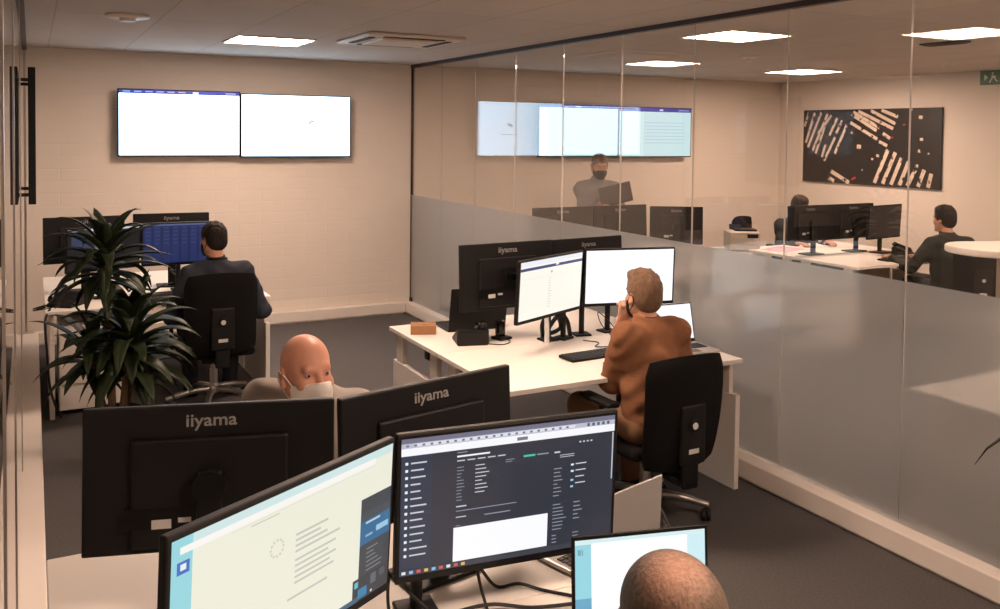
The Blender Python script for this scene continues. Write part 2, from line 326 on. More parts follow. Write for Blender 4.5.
# foreground pair
CREAM = emis(S(240, 240, 222), .95)
TXT = S(196, 196, 186)
c1 = [(0, 0, 1, .055, S(205, 228, 228)), (0, .0, .075, 1, S(150, 212, 222)), (.02, .13, .065, .2, S(60, 110, 190)), (.032, .145, .053, .18, S(225, 238, 246)), (.03, .05, .9, .09, S(246, 244, 238)), (.22, .1, .9, .105, S(222, 220, 210)),
      (.3, .115, .42, .122, TXT)]
c1 += lines(.5, .78, .3, .44, 4, TXT, .42, 1, .5)+lines(.5, .76, .46, .64, 5, TXT, .4, 1, .4)+[(.47, .69, .66, .705, TXT)]
for k in range(12):
    a = k*PI/6; c1.append((.415+.028*math.cos(a)-.004, .33+.05*math.sin(a)-.008, .415+.028*math.cos(a)+.004, .33+.05*math.sin(a)+.008, S(205, 205, 196)))
c1 += [(.83, .3, 1, 1, S(58, 66, 74)), (.83, .4, 1, .62, S(42, 104, 146)), (.83, .4, 1, .46, S(64, 74, 84)), (.86, .47, .94, .485, S(170, 205, 225)), (.86, .56, .9, .575, S(130, 180, 210)), (.92, .53, .99, .57, S(150, 196, 222))]
c1 += lines(.87, .98, .66, .84, 6, S(128, 132, 136), .3, 1, .4)+[(.8, .84, 1, .99, S(52, 58, 66)), (.81, .86, .83, .9, S(90, 190, 210)), (.83, .92, .88, .985, S(44, 128, 172)), (.9, .86, .93, .93, S(96, 104, 112)), (.95, .86, .98, .91, S(82, 88, 94)), (.0, .965, .83, 1, S(60, 96, 120)), (.9, .97, .91, .985, S(230, 230, 230))]
seg_monitor('monitor showing a cream page with a dark chat panel, left of the foreground pair', (.2, 1.635), (.748, 1.95), 1.185, .366, content=c1, base=CREAM, logo=False, stand=.24)
DK = emis(S(45, 50, 62), 1)
LT = S(205, 208, 216); GR = S(150, 154, 166)
c2 = [(0, 0, 1, .035, S(112, 112, 132)), (0, .035, 1, .07, S(188, 190, 206)), (.06, .04, .8, .062, S(222, 224, 234)), (0, .07, 1, .125, S(246, 247, 252)), (.52, .085, .57, .11, S(120, 120, 130)), (0, .125, .135, .96, S(44, 54, 74))]
c2 += [(.02+.035*k, .045, .032+.035*k, .06, S(110, 112, 130)) for k in range(22)]+[(.86+.025*k, .04, .872+.025*k, .064, S(80, 84, 100)) for k in range(5)]
yy = .17
for k in range(14):
    c2.append((.018, yy, .03, yy+.02, S(230, 240, 250))); c2.append((.042, yy+.004, .042+random.uniform(.04, .085), yy+.015, LT)); yy += .052
c2 += [(.28, .14, .33, .148, GR), (.28, .165, .44, .182, S(240, 242, 246))]+[(.28+.05*k, .2, .318+.05*k, .211, LT) for k in range(5)]
c2 += lines(.28, .325, .25, .52, 11, GR, .3, 1, .4)+lines(.37, .45, .25, .48, 8, LT, .32, 1, .5)+lines(.52, .57, .24, .27, 2, GR, .4)
c2 += [(.61, .225, .67, .245, S(60, 200, 160)), (.68, .228, .74, .24, GR), (.28, .54, .33, .552, LT), (.28, .575, .58, .583, GR), (.28, .62, .33, .63, LT), (.42, .63, .55, .64, GR)]
c2 += [(.27, .7, .745, .955, S(250, 251, 255)), (.28, .685, .3, .692, GR)]
c2 += [(.77, .23, .80, .245, LT)]+lines(.8, .9, .26, .29, 2, LT, .4)+lines(.77, .83, .36, .6, 8, GR, .3, 1, .5)+[(.86, .34+.05*k, .875, .36+.05*k, S(225, 235, 245)) for k in range(2)]+[(.86, .46+.05*k, .875, .48+.05*k, S(150, 200, 225)) for k in range(2)]+lines(.885, .96, .34, .54, 4, LT, .22, 1, .3)
c2 += lines(.77, .86, .64, .86, 8, GR, .3, 1, .4)+lines(.88, .93, .64, .8, 5, GR, .3, 1, .4)+lines(.77, .81, .88, .96, 3, GR, .35)+lines(.88, .93, .88, .96, 3, GR, .3)+[(.9+.02*k, .17, .91+.02*k, .185, LT) for k in range(4)]
c2 += [(0, .96, 1, 1, S(56, 60, 72))]+[(.01+.033*k, .968, .027+.033*k, .99, S(*random.choice([(220, 225, 230), (120, 190, 240), (230, 180, 90), (240, 240, 240), (210, 90, 80)]))) for k in range(9)]+[(.9+.02*k, .972, .91+.02*k, .988, LT) for k in range(4)]+[(.988, .13, .994, .5, S(190, 195, 205))]
c2 = [((.245+(r[0]-.28)*.93), r[1], (.245+(r[2]-.28)*.93), r[3]-(0 if r[3]-r[1] > .03 else (r[3]-r[1])*.25), *r[4:]) if (.13 <= r[1] < .96 and .265 < r[0] < .98) else r for r in c2]
seg_monitor('monitor showing a dark web page with a white box, right of the foreground pair', (.757, 1.953), (1.343, 1.888), 1.187, .366, content=c2, base=DK, logo=False, stand=-.22)
# their neighbours, seen from the back
seg_monitor('black monitor seen from the back, left of the pair hiding the masked bald man', (.672, 2.165), (.106, 2.33), 1.23, .352, back='b')
seg_monitor('black monitor seen from the back, in front of the masked bald man on the right', (1.222, 2.27), (.678, 2.158), 1.228, .352)
# desk cluster by the glass wall
W1 = emis(S(250, 248, 236), 1); W2 = emis(S(250, 252, 255), 1.1)
c3 = [(0, 0, 1, .08, S(236, 238, 244)), (0, .11, 1, .16, S(62, 66, 120)), (.55, .1, .6, .14, S(240, 240, 240)), (.47, .22, .5, .26, S(190, 190, 190)), (.05, .3, .95, .305, S(228, 222, 208))]+lines(.44, .52, .34, .9, 12, S(222, 216, 200), .3, 1, .4)
seg_monitor('monitor with a pale page and dark blue bar, beside the blank white screen', (2.262, 4.085), (2.825, 4.342), 1.228, .345, content=c3, base=W1, logo=False, stand=.24)
seg_monitor('monitor with a blank white screen behind the brown-sweater man\'s head', (2.842, 4.345), (3.405, 4.222), 1.232, .342, content=[(.02, .03, .98, .04, S(235, 240, 250))], base=W2, logo=False, stand=-.27)
seg_monitor('black monitor seen from the back beside the desk phone', (2.69, 4.47), (2.075, 4.43), 1.28, .37, stand=-.24)
seg_monitor('black monitor seen from the back, behind the blank white screen by the glass wall', (3.225, 4.53), (2.70, 4.475), 1.277, .365, stand=-.1)
# far left cluster
BLU = emis(S(26, 38, 78), 1)
c4 = [(0, 0, 1, .04, S(90, 100, 140))]+[(.02+.125*k, .06, .11+.125*k, .97, S(32, 46, 92)) for k in range(8)]+[(.03+.125*(k % 8), .08+.1*(k//8), .1+.125*(k % 8), .1+.1*(k//8), S(58, 72, 116)) for k in range(40)]
seg_monitor('monitor with a blue board of columns in front of the dark-sweater man', (.695, 6.86), (1.22, 6.86), 1.222, .315, content=c4, base=BLU, logo=False, stand='pole')
c5 = [(0, 0, 1, .05, S(200, 205, 215)), (.05, .1, .42, .5, S(52, 60, 84)), (.02, .1, .1, .12, S(190, 200, 220))]
seg_monitor('monitor with a dark page behind the leafy plant', (.2, 6.66), (.685, 6.84), 1.222, .31, content=c5, base=emis(S(20, 21, 26), 1), logo=False, stand='pole')
seg_monitor('black monitor seen from the back behind the tall plant, nearest the left glass', (.61, 7.2), (.066, 7.16), 1.255, .335)
seg_monitor('black monitor seen from the back above the blue screen', (1.215, 7.16), (.67, 7.2), 1.262, .335)
# other room
seg_monitor('black monitor in the other room in front of the standing man, left of three', (4.46, 6.72), (3.86, 6.74), 1.25, .36)
seg_monitor('black monitor in the other room in front of the standing man, middle of three', (5.08, 6.74), (4.475, 6.72), 1.25, .36)
seg_monitor('black monitor in the other room right of the standing man\'s laptop', (5.52, 6.45), (5.1, 6.7), 1.235, .35)
seg_monitor('black monitor in the other room in front of the half hidden man', (7.27, 6.52), (6.665, 6.52), 1.205, .36)
seg_monitor('black monitor in the other room, middle of the three before the picture', (7.885, 6.52), (7.28, 6.52), 1.205, .36)
seg_monitor('dark monitor in the other room facing the man in the dark green shirt', (7.47, 6.22), (8.06, 6.3), 1.205, .345, logo=False)
# ------------------------------------------------------------------ desks
def desk(label, x0, y0, w, d, user=-1):
    """user=-1: the sitter is on the -y side"""
    t = thing('desk', label, 'desk', (x0, y0, 0), 0, 'white two-sided office desks')
    bx('tabletop', (w/2, d/2, D-.0125), (w-.003, d-.003, .025), M['white'], t, .003)
    for x in (.04, w-.018):
        bx('end_panel', (x, d/2, .255), (.03, d-.03, .51), M['white'], t, .002)
        for y in (.12, d-.12): bx('riser', (x, y, (.51+D-.025)/2), (.026, .1, D-.025-.51), M['whitepaint'], t)
    bx('beam', (w/2, d/2-user*.12, .64), (w-.08, .05, .05), M['steel'], t)
    bx('cable_tray', (w/2, d/2-user*.26, .6), (w-.3, .12, .05), M['steel'], t, .004)
    return t
desk('white desk in the foreground holding the two lit monitors', .028, 1.19, 1.438, .765)
desk('white desk in front of the masked bald man', .028, 1.957, 1.438, .765, 1)
desk('white desk of the brown-sweater man with keyboard and laptop', 1.93, 3.58, 1.43, .79)
desk('white desk by the glass wall holding the desk phone and cardboard box', 1.93, 4.372, 1.43, .745, 1)
desk('white desk of the dark-sweater man at the far left', .07, 6.42, 1.45, .765)
desk('white desk nearest the back wall behind the blue screen', .07, 7.187, 1.45, .765, 1)
desk('white desk in the other room in front of the standing man', 3.85, 6.1, 1.7, .765)
desk('white desk in the other room of the man in dark green shirt', 6.66, 5.66, 1.45, .765)
desk('white desk in the other room with pink paper in front of half hidden man', 6.66, 6.427, 1.45, .765, 1)
desk('white desk close behind the frosted glass at the right', 3.7, 1.2, 1.5, 1.62)
fc = thing('storage_cabinet', 'beige cabinet seen blurred through the frosted glass under the right-hand desk', 'cabinet', (4.0, 2.0, 0))
bx('body', (0, 0, .33), (.44, 1.4, .64), M['woodp'], fc, .004)
for k in (-1, 1):
    dd = bx('door', (-.228, k*.35, .34), (.016, .69, .6), M['woodp'], fc, .002); bx('handle', (-.242, k*.04, .5), (.012, .01, .1), M['alu'], dd)
# drawer pedestal
pd = thing('drawer_pedestal', 'white drawer pedestal under the far left desk beside the plant', 'drawer unit', (.36, 6.5, 0))
bx('body', (0, .27, .31), (.42, .5, .56), M['white'], pd, .003)
for k in range(3):
    dr = bx('drawer', (0, .004, .115+.175*k), (.41, .032, .155), M['white'], pd, .003)
    bx('handle', (0, -.009, .175+.17*k), (.12, .006, .01), M['alu'], dr, .002)
for sx in (-.17, .17):
    for sy in (.06, .46): B().sph((sx, sy, .022), .022).out('caster', M['black'], pd, True)
# white counter of the other room
ct = thing('counter', 'white topped high counter at the right edge in the other room', 'counter', (6.95, 4.02, 0), math.radians(-20))
def stadium(L, r, n=12): return [(L/2+r*math.cos(a), r*math.sin(a)) for a in np.linspace(-PI/2, PI/2, n)]+[(-L/2+r*math.cos(a), r*math.sin(a)) for a in np.linspace(PI/2, 1.5*PI, n)]
B().prism(stadium(1.1, .34), 1.035, 1.085, .008).out('top', M['white'], ct)
bx('body', (.12, 0, .5175), (1.0, .4, 1.035), M['woodp'], ct, .004)
bx('kick_plate', (.12, -.201, .05), (1.0, .004, .1), M['steel'], ct)
# ------------------------------------------------------------------ office chair
def make_chair(label):
    t = thing('office_chair', label, 'chair', (0, 0, 0), 0, 'black office chairs')
    for k in range(5):
        a = PI/2+k*2*PI/5+.3; c, s = math.cos(a), math.sin(a)
        lg = B().tube([(c*.03, s*.03, .125), (c*.16, s*.16, .115), (c*.31, s*.31, .08)], [.022, .019, .015], 10, 5).out('base_arm', M['alu'], t, True)
        cb = B().cyl((-.02, 0, .03), (-.006, 0, .03), .03, n=16).cyl((.006, 0, .03), (.02, 0, .03), .03, n=16).cyl((0, 0, .03), (0, 0, .075), .008).box((0, 0, .05), (.03, .03, .024), .006)
        cb.out('caster', M['black'], lg, True, (c*.3, s*.3, 0), (0, 0, a))
    B().cyl((0, 0, .1), (0, 0, .16), .038, .032).cyl((0, 0, .15), (0, 0, .26), .027).out('hub', M['alu'], t, True)
    B().cyl((0, 0, .25), (0, 0, .37), .019).out('gas_column', M['alu'], t, True)
    B().box((0, -.03, .355), (.2, .28, .045), .012).box((0, -.17, .37), (.08, .16, .03), .008).out('mechanism', M['black'], t)
    st = B(); st.box((0, .02, .405), (.48, .47, .06), .028, 4)
    st.out('seat', M['fabric'], t, True)
    # backrest: a curved, rounded shell
    b = B(); NU, NV = 12, 14; gf, gb = [], []
    for j in range(NV+1):
        v = j/NV; z = .41+.555*v; rf, rb = [], []
        for i in range(NU+1):
            u = i/NU*2-1; wv = .215+.02*math.sin(v*PI*.7)
            e = 1-.16*max(0, abs(v*2-1)-.75)**1.0*abs(u)**3*2.2
            x = u*wv*e; y = -.285-.03*math.sin(v*PI)*.6+.035*u*u+(.02-.05*v)
            zz = z-.02*(u*u)*(v > .8)*((v-.8)/.2)+.02*u*u*(v < .2)*((.2-v)/.2)
            ed = max(abs(u), abs(v*2-1)); th = .026*math.sqrt(max(0, 1-ed**6))+.004
            rf.append(b.bm.verts.new((x, y+th, zz))); rb.append(b.bm.verts.new((x, y-th, zz)))
        gf.append(rf); gb.append(rb)
    f = b.bm.faces.new
    for j in range(NV):
        for i in range(NU):
            f((gf[j][i], gf[j+1][i], gf[j+1][i+1], gf[j][i+1])); f((gb[j][i], gb[j][i+1], gb[j+1][i+1], gb[j+1][i]))
    for j in range(NV):
        f((gf[j][0], gb[j][0], gb[j+1][0], gf[j+1][0])); f((gf[j][NU], gf[j+1][NU], gb[j+1][NU], gb[j][NU]))
    for i in range(NU):
        f((gf[0][i], gf[0][i+1], gb[0][i+1], gb[0][i])); f((gf[NV][i], gb[NV][i], gb[NV][i+1], gf[NV][i+1]))
    b.out('backrest', M['fabric'], t, True)
    sp = B().box((0, -.333, .6), (.15, .03, .28), .012, 3).box((0, -.32, .42), (.09, .03, .16), .01).box((0, -.25, .36), (.08, .17, .03), .01).out('back_support', M['black'], t)
    B().cyl((0, -.347, .645), (0, -.356, .645), .034, .03, 20).out('lumbar_dial', M['black'], sp, True)
    B().cyl((0, -.355, .645), (0, -.359, .645), .017, .015, 16).out('dial_cap', M['label'], sp, True)
    bx('maker_label', (.0, -.3485, .525), (.06, .002, .022), M['label'], sp)
    for sx in (-1, 1):
        ar = B().tube([(sx*.2, 0, .375), (sx*.265, 0, .385), (sx*.275, 0, .45), (sx*.275, 0, .61)], .014, 8, 5).out('armrest', M['black'], t, True)
        B().box((sx*.275, .02, .622), (.07, .25, .026), .011, 3).out('arm_pad', M['black'], ar)
    return t
ch = make_chair('black office chair of the man in the brown sweater')
ch.location = (2.69, 3.535, 0); ch.rotation_euler = (0, 0, math.radians(2))
dup(ch, 'black office chair of the man in dark sweater at the far left', (1.1, 6.3, 0), math.radians(0))
bc = dup(ch, 'black office chair of the masked bald man', (.83, 3.06, 0), PI); bc.scale.z = .88
dup(ch, 'black office chair under the man in the foreground', (.93, .82, 0), math.radians(0))
dup(ch, 'black office chair of the man in dark green shirt in the other room', (7.64, 5.22, 0), math.radians(-38))
dup(ch, 'black office chair of the half hidden man in the other room', (7.42, 7.6, 0), PI+.35)
for c in ch.children:
    if c.name.split('.')[0] in ('backrest', 'back_support'): c.location.z = -.085
# ------------------------------------------------------------------ people (signed-distance bodies, one continuous surface each)
class SDF:
    def __init__(s, vox): s.vox = vox; s.pr = []; s.lo = np.full(3, 9e9); s.hi = -s.lo
    def add(s, fn, lo, hi, k=.02, op='u'):
        lo, hi = np.array(lo, float), np.array(hi, float); s.pr.append((fn, lo, hi, k, op))
        if op == 'u': s.lo = np.minimum(s.lo, lo); s.hi = np.maximum(s.hi, hi)
    def cap(s, a, b, ra, rb=None, k=.02, op='u'):
        a = np.array(a, float); b = np.array(b, float); rb = ra if rb is None else rb; r = max(ra, rb); ab = b-a; L = max(ab@ab, 1e-9)
        def fn(X, Y, Z):
            px, py, pz = X-a[0], Y-a[1], Z-a[2]; t = np.clip((px*ab[0]+py*ab[1]+pz*ab[2])/L, 0, 1)
            return np.sqrt((px-t*ab[0])**2+(py-t*ab[1])**2+(pz-t*ab[2])**2)-(ra+(rb-ra)*t)
        s.add(fn, np.minimum(a, b)-r, np.maximum(a, b)+r, k, op)
    def ell(s, c, r, R=np.eye(3), k=.02, op='u'):
        c = np.array(c, float); r = np.array(r, float); m = max(r); R = np.array(R)
        def fn(X, Y, Z):
            P = np.stack(np.broadcast_arrays(X-c[0], Y-c[1], Z-c[2]), -1)@R
            k0 = np.sqrt(((P/r)**2).sum(-1)); k1 = np.sqrt(((P/r**2)**2).sum(-1))+1e-9
            return k0*(k0-1)/k1
        s.add(fn, c-m, c+m, k, op)
    def half(s, n, d, k=.004):                    # keep n.p < d
        n = np.array(n, float); n /= np.linalg.norm(n)
        s.pr.append((lambda X, Y, Z: X*n[0]+Y*n[1]+Z*n[2]-d, None, None, k, 'i'))
    def fun(s, f, op='add'): s.pr.append((f, None, None, 0, op))
    def mesh(s, name, m, parent, disp=None):
        h = s.vox; lo = s.lo-5*h; n = np.ceil((s.hi+5*h-lo)/h).astype(int)+1
        ax = [lo[i]+h*np.arange(n[i]) for i in range(3)]; Dm = np.full(n, .2, np.float32)
        for fn, l, u, k, op in s.pr:
            if l is not None:
                mg = k+3*h; i0 = np.clip(((l-mg-lo)/h).astype(int), 0, n); i1 = np.clip(np.ceil((u+mg-lo)/h).astype(int)+1, 0, n)
            else: i0 = np.zeros(3, int); i1 = n
            sl = tuple(slice(a, b) for a, b in zip(i0, i1))
            X = ax[0][sl[0]][:, None, None]; Y = ax[1][sl[1]][None, :, None]; Z = ax[2][sl[2]][None, None, :]
            d = fn(X, Y, Z); o = Dm[sl]
            if op == 'u':
                hh = np.clip(.5+.5*(o-d)/max(k, 1e-6), 0, 1); o[...] = o*(1-hh)+d*hh-k*hh*(1-hh)
            elif op == 's':
                hh = np.clip(.5-.5*(o+d)/max(k, 1e-6), 0, 1); o[...] = o*(1-hh)-d*hh+k*hh*(1-hh)
            elif op == 'i': o[...] = np.maximum(o, d)
            else: o[...] = o+d
        V, F = nets(Dm, lo, h)
        me = bpy.data.meshes.new(name); me.vertices.add(len(V)); me.vertices.foreach_set('co', V.astype(np.float32).ravel())
        me.loops.add(F.size); me.loops.foreach_set('vertex_index', F.ravel().astype(np.int32)); me.polygons.add(len(F))
        me.polygons.foreach_set('loop_start', np.arange(0, F.size, 4, dtype=np.int32)); me.polygons.foreach_set('loop_total', np.full(len(F), 4, np.int32))
        me.polygons.foreach_set('use_smooth', np.ones(len(F), bool)); me.update(calc_edges=True); me.validate(); me.materials.append(m)
        return link(name, me, parent)
def nets(Dm, lo, h):
    neg = Dm < 0; c = np.zeros(tuple(x-1 for x in Dm.shape), np.int8)
    for dx in (0, 1):
        for dy in (0, 1):
            for dz in (0, 1): c += neg[dx:neg.shape[0]-1+dx, dy:neg.shape[1]-1+dy, dz:neg.shape[2]-1+dz]
    act = (c > 0) & (c < 8); I = np.argwhere(act); idx = np.full(c.shape, -1, np.int64); idx[act] = np.arange(len(I))
    corner = {}
    for d in np.ndindex(2, 2, 2): corner[d] = Dm[I[:, 0]+d[0], I[:, 1]+d[1], I[:, 2]+d[2]]
    acc = np.zeros((len(I), 3)); cnt = np.zeros(len(I))
    for axis in range(3):
        for d in np.ndindex(2, 2, 2):
            if d[axis]: continue
            e = list(d); e[axis] = 1; a = corner[d]; b = corner[tuple(e)]; mk = (a < 0) != (b < 0); t = np.where(mk, a/(np.where(a == b, 1, a-b)), 0)
            p = np.tile(np.array(d, float), (len(I), 1)); p[:, axis] = t; acc[mk] += p[mk]; cnt[mk] += 1
    V = lo+h*(I+acc/cnt[:, None]); Fs = []
    for axis in range(3):
        s0 = [slice(None)]*3; s1 = [slice(None)]*3; s0[axis] = slice(0, -1); s1[axis] = slice(1, None)
        a = neg[tuple(s0)]; b = neg[tuple(s1)]; E = np.argwhere(a != b); o1, o2 = [(1, 2), (2, 0), (0, 1)][axis]
        E = E[(E[:, o1] > 0) & (E[:, o2] > 0) & (E[:, o1] < c.shape[o1]) & (E[:, o2] < c.shape[o2]) & (E[:, axis] < c.shape[axis])]
        flip = a[E[:, 0], E[:, 1], E[:, 2]]
        def cell(p, q):
            Q = E.copy(); Q[:, o1] -= p; Q[:, o2] -= q; return idx[Q[:, 0], Q[:, 1], Q[:, 2]]
        q = np.stack([cell(1, 1), cell(0, 1), cell(0, 0), cell(1, 0)], 1); q[~flip] = q[~flip][:, ::-1]; Fs.append(q)
    F = np.concatenate(Fs); return V, F[(F >= 0).all(1)]
def rotm(yaw=0, pitch=0, roll=0):                 # pitch>0 tips forward (head down), yaw>0 turns left
    return np.array((Matrix.Rotation(yaw, 3, 'Z') @ Matrix.Rotation(-pitch, 3, 'X') @ Matrix.Rotation(roll, 3, 'Y')))
def ik(a, c, l1, l2, hint):
    a, c, hint = map(np.array, (a, c, hint)); d = c-a; L = np.linalg.norm(d); L2 = min(L, (l1+l2)*.999); u = d/L; c = a+u*L2
    x = (l1*l1-l2*l2+L2*L2)/(2*L2); y = math.sqrt(max(l1*l1-x*x, 0)); v = hint-u*(hint@u); v = v/np.linalg.norm(v); return a+u*x+v*y, c
def person(label, loc, rz, skincol, top, hair=None, mask=None, head=(0, 0, 0), lean=.12, seat=.52, torso=.46, wr=((-.2, .38, .76), (.2, .38, .76)), legs='sit', vox=.0075, pose=None,
           trousers=S(30, 30, 36), elbows=((-.3, -.4, -1), (.3, -.4, -1)), hdir=((.2, 1, 0), (-.2, 1, 0)), curl=.35, topname='sweater', build=1.0, collar=None, headoff=(0, 0, 0), nk=.0, tilt=.0, shoulders=.0):
    """hands: wrist targets in the sitter's frame (x right, y forward, z up)"""
    t = thing('person', label, 'person', loc, rz); sm = skin('skin '+label, skincol); bu = build
    P = np.array([0, 0, seat]); Rl = rotm(0, lean); at = lambda x, y, z: P+Rl@np.array([x, y, z])
    N = at(0, .015, torso); C = at(0, .015, torso*.66); SH = [at(sx*.168*bu, 0, torso*.83+shoulders+sx*tilt) for sx in (-1, 1)]
    Rh = rotm(*head); HC = N+Rl@np.array([0, .02, .06])+Rh@np.array([0, .025, .105])+np.array(headoff)
    H = lambda x, y, z: HC+Rh@np.array([x, y, z])
    if legs == 'sit':
        ank = [(-.13, .40, .09), (.13, .36, .09)]; kh = (0, .6, 1)
    else: ank = [(-.1, -.02, .09), (.1, .03, .09)]; kh = (0, 1, .1)
    HIP = [P+np.array([sx*.09, 0, -.02]) for sx in (-1, 1)]
    arms = []; lgs = []
    for i, sx in enumerate((-1, 1)):
        E, W = ik(SH[i], wr[i], .285, .255, elbows[i]); arms.append((SH[i], E, W))
        K, A = ik(HIP[i], ank[i], .42, .41, (sx*.15, kh[1], kh[2])); lgs.append((HIP[i], K, A))
    b = SDF(vox)
    # torso
    b.ell(P+np.array([0, 0, 0]), (.155*bu, .105*bu, .11), k=.05); b.ell(at(0, 0, torso*.33), (.135*bu, .095*bu, .15), Rl, .06); b.ell(C, (.15*bu, .098*bu, .17), Rl, .06)
    b.cap(SH[0]*.8+SH[1]*.2, SH[1]*.8+SH[0]*.2, .052, k=.05)
    for S_ in SH: b.cap(N, S_*.85+N*.15, .036, .04, .03)
    b.cap(N-Rl@np.array([0, 0, .03]), H(0, -.015, -.05), .053, .05, k=.03)
    for S_, E, W in arms: b.cap(S_, E, .05, .038, .03); b.cap(E, W, .04, .026, .015)
    for i, (h_, K, A) in enumerate(lgs):
        b.cap(h_, K, .082, .053, .04); b.cap(K, A, .053, .036, .02); b.ell(K*.65+A*.35+np.array([0, -.012, 0]), (.05, .052, .1), k=.03); b.cap(A+np.array([0, -.03, -.045]), A+np.array([0, .13, -.055]), .034, .03, .02)
    # hands
    fv = max(.0085, vox*1.15)
    for i, sx in enumerate((-1, 1)):
        W = arms[i][2]; h = np.array(hdir[i], float); h /= np.linalg.norm(h); up = np.array([0, 0, 1.]) if abs(h[2]) < .8 else np.array([0, -1., 0]); s_ = np.cross(h, up); s_ /= np.linalg.norm(s_); n_ = np.cross(s_, h)
        inner = -sx*s_                             # thumb side points to the body's middle
        Rm = np.stack([s_, h, n_], 1); b.ell(W+h*.045, (.04, .052, .015), Rm, .012)
        for q, (o, L) in enumerate(((.03, .07), (.01, .08), (-.01, .074), (-.029, .058))):
            p = W+h*.083+inner*o; d = h+inner*o*2.2; d /= np.linalg.norm(d); an = .12
            for sgl in (.45, .32, .23):
                dd = d*math.cos(an)-n_*math.sin(an); q2 = p+dd*L*sgl; b.cap(p, q2, fv, fv*.88, .004); p = q2; an += curl*(1+.12*q)
        p = W+h*.02+inner*.03; q2 = p+(h*.55+inner*.75-n_*.25)*.042; b.cap(p, q2, .012, .0105, .01); b.cap(q2, q2+(h*.9+inner*.25-n_*.2)*.03, .0105, .0085, .004)
    # head
    b.ell(H(0, -.014, .028), (.0745, .094, .086), Rh, .02); b.ell(H(0, .028, -.04), (.058, .062, .082), Rh, .03)
    for sx in (-1, 1):
        b.cap(H(sx*.052, -.005, -.055), H(sx*.016, .07, -.103), .02, .016, .025); b.ell(H(sx*.038, .062, -.03), (.022, .02, .02), Rh, .02)
        Re = Rh@rotm(sx*-.35, -.15); b.ell(H(sx*.0765, -.016, -.012), (.0105, .019, .031), Re, .008); b.ell(H(sx*.079, -.004, -.034), (.008, .009, .012), Rh, .006)
        b.ell(H(sx*.0835, -.012, -.008), (.006, .010, .018), Re, .004, 's')
        b.ell(H(sx*.031, .094, .001), (.018, .012, .009), Rh, .014, 's')
    b.cap(H(-.034, .076, .02), H(.034, .076, .02), .0125, k=.015); b.ell(H(0, .074, -.104), (.02, .016, .016), Rh, .02)
    b.cap(H(0, .086, .008), H(0, .105, -.034), .0075, .0115, .01)
    for sx in (-1, 1): b.ell(H(sx*.012, .096, -.037), (.009, .01, .008), Rh, .006)
    b.cap(H(-.018, .082, -.066), H(.018, .082, -.066), .0075, k=.006); b.cap(H(-.015, .081, -.078), H(.015, .081, -.078), .008, k=.006)
    b.mesh('body', sm, t)
    for sx in (-1, 1):
        e = B().use(M['eyewhite']).sph((0, 0, 0), .0105, 12, 8).use(M['blackgl']).sph((0, .0048, 0), (.0062, .0062, .0062), 10, 6).out('eye', None, t, True)
        e.location = Vector(H(sx*.031, .0745, .001)); e.rotation_euler = Matrix(Rh.tolist()).to_euler()
    if not (mask and hair is None):
        for sx in (-1, 1):
            B().tube([H(sx*.014, .0885, .022), H(sx*.032, .087, .027), H(sx*.05, .072, .018)], .0035, 6, 3).out('eyebrow', mat('brow '+label, hair[0] if hair else S(120, 90, 70), .8), t, True)
    # top garment
    o = SDF(vox); g = .016
    o.ell(P+np.array([0, 0, .02]), (.172*bu+g, .128*bu+g, .13), k=.05); o.ell(at(0, 0, torso*.33), (.165*bu+g, .122*bu+g, .17), Rl, .06); o.ell(C, (.162*bu+g, .112*bu+g, .17), Rl, .06)
    o.cap(SH[0]*.82+SH[1]*.18, SH[1]*.82+SH[0]*.18, .062, k=.05); o.cap(N-Rl@np.array([0, 0, .05]), N+Rl@np.array([0, .018, .075+nk]), .07, .062, .03)
    for S_ in SH: o.cap(N-Rl@np.array([0, 0, .02]), S_*.9+N*.1, .055, .06, .035)
    for S_, E, W in arms:
        o.cap(S_, E, .063*bu, .055, .065); o.cap(E, E*.1+W*.9, .056, .038, .02)
    ph = random.random()*6
    def wr_(X, Y, Z): return   .008*np.sin(26*Z+11*X+ph+2.6*np.sin(9*Y+8*X))*np.sin(13*Y-9*Z+19*X+ph)+.0035*np.sin(62*Z+30*X*np.sin(8*Y+ph)+3*np.sin(15*X))*np.sin(9*X+11*Y)
    o.fun(wr_)
    o.half(Rl@np.array([0, -.25, 1]), (Rl@np.array([0, -.25, 1])/np.linalg.norm(Rl@np.array([0, -.25, 1])))@(N+Rl@np.array([0, .0, .05+nk])))
    o.half((0, 0, -1), -(seat-.075 if legs == 'sit' else seat-.1))
    o.ell(N+Rl@np.array([0, .018, .085+nk]), (.056, .058, .05), Rl, .004, 's')
    o.mesh(topname, top, t)
    if collar is not None:
        cpts = [N+Rl@np.array([.066*math.cos(a), .012+.07*math.sin(a), .026+.0*math.sin(a)-.012*(math.sin(a) > 0)*math.sin(a)]) for a in np.linspace(0, 2*PI, 17)]
        B().tube([Vector(c_) for c_ in cpts], .011, 8, 2).out('collar', collar, t, True)
    # trousers and shoes
    q = SDF(max(vox, .009)); q.ell(P+np.array([0, 0, -.005]), (.168*bu, .12*bu, .105), k=.04)
    for h_, K, A in lgs: q.cap(h_, K, .093, .066, .04); q.cap(K, A+np.array([0, 0, .01]), .066, .052, .03)
    q.fun(lambda X, Y, Z: .003*np.sin(40*Z+20*Y+9*X)*np.sin(25*Y-13*X))
    q.half((0, 0, -1), -.08); q.half((0, 0, 1), seat+(.075 if legs == 'sit' else .07))
    q.mesh('trousers', mat('trousers '+label, trousers, .85, noise=.1, nscale=60), t)
    for h_, K, A in lgs:
        z = SDF(.008); z.cap(A+np.array([0, -.045, -.045]), A+np.array([0, .14, -.05]), .042, .038, .02); z.cap(A, A+np.array([0, -.01, -.04]), .044, .046, .03); z.half((0, 0, -1), 0.0); z.half((0, 0, 1), A[2]+.01); z.mesh('shoe', M['black'], t)
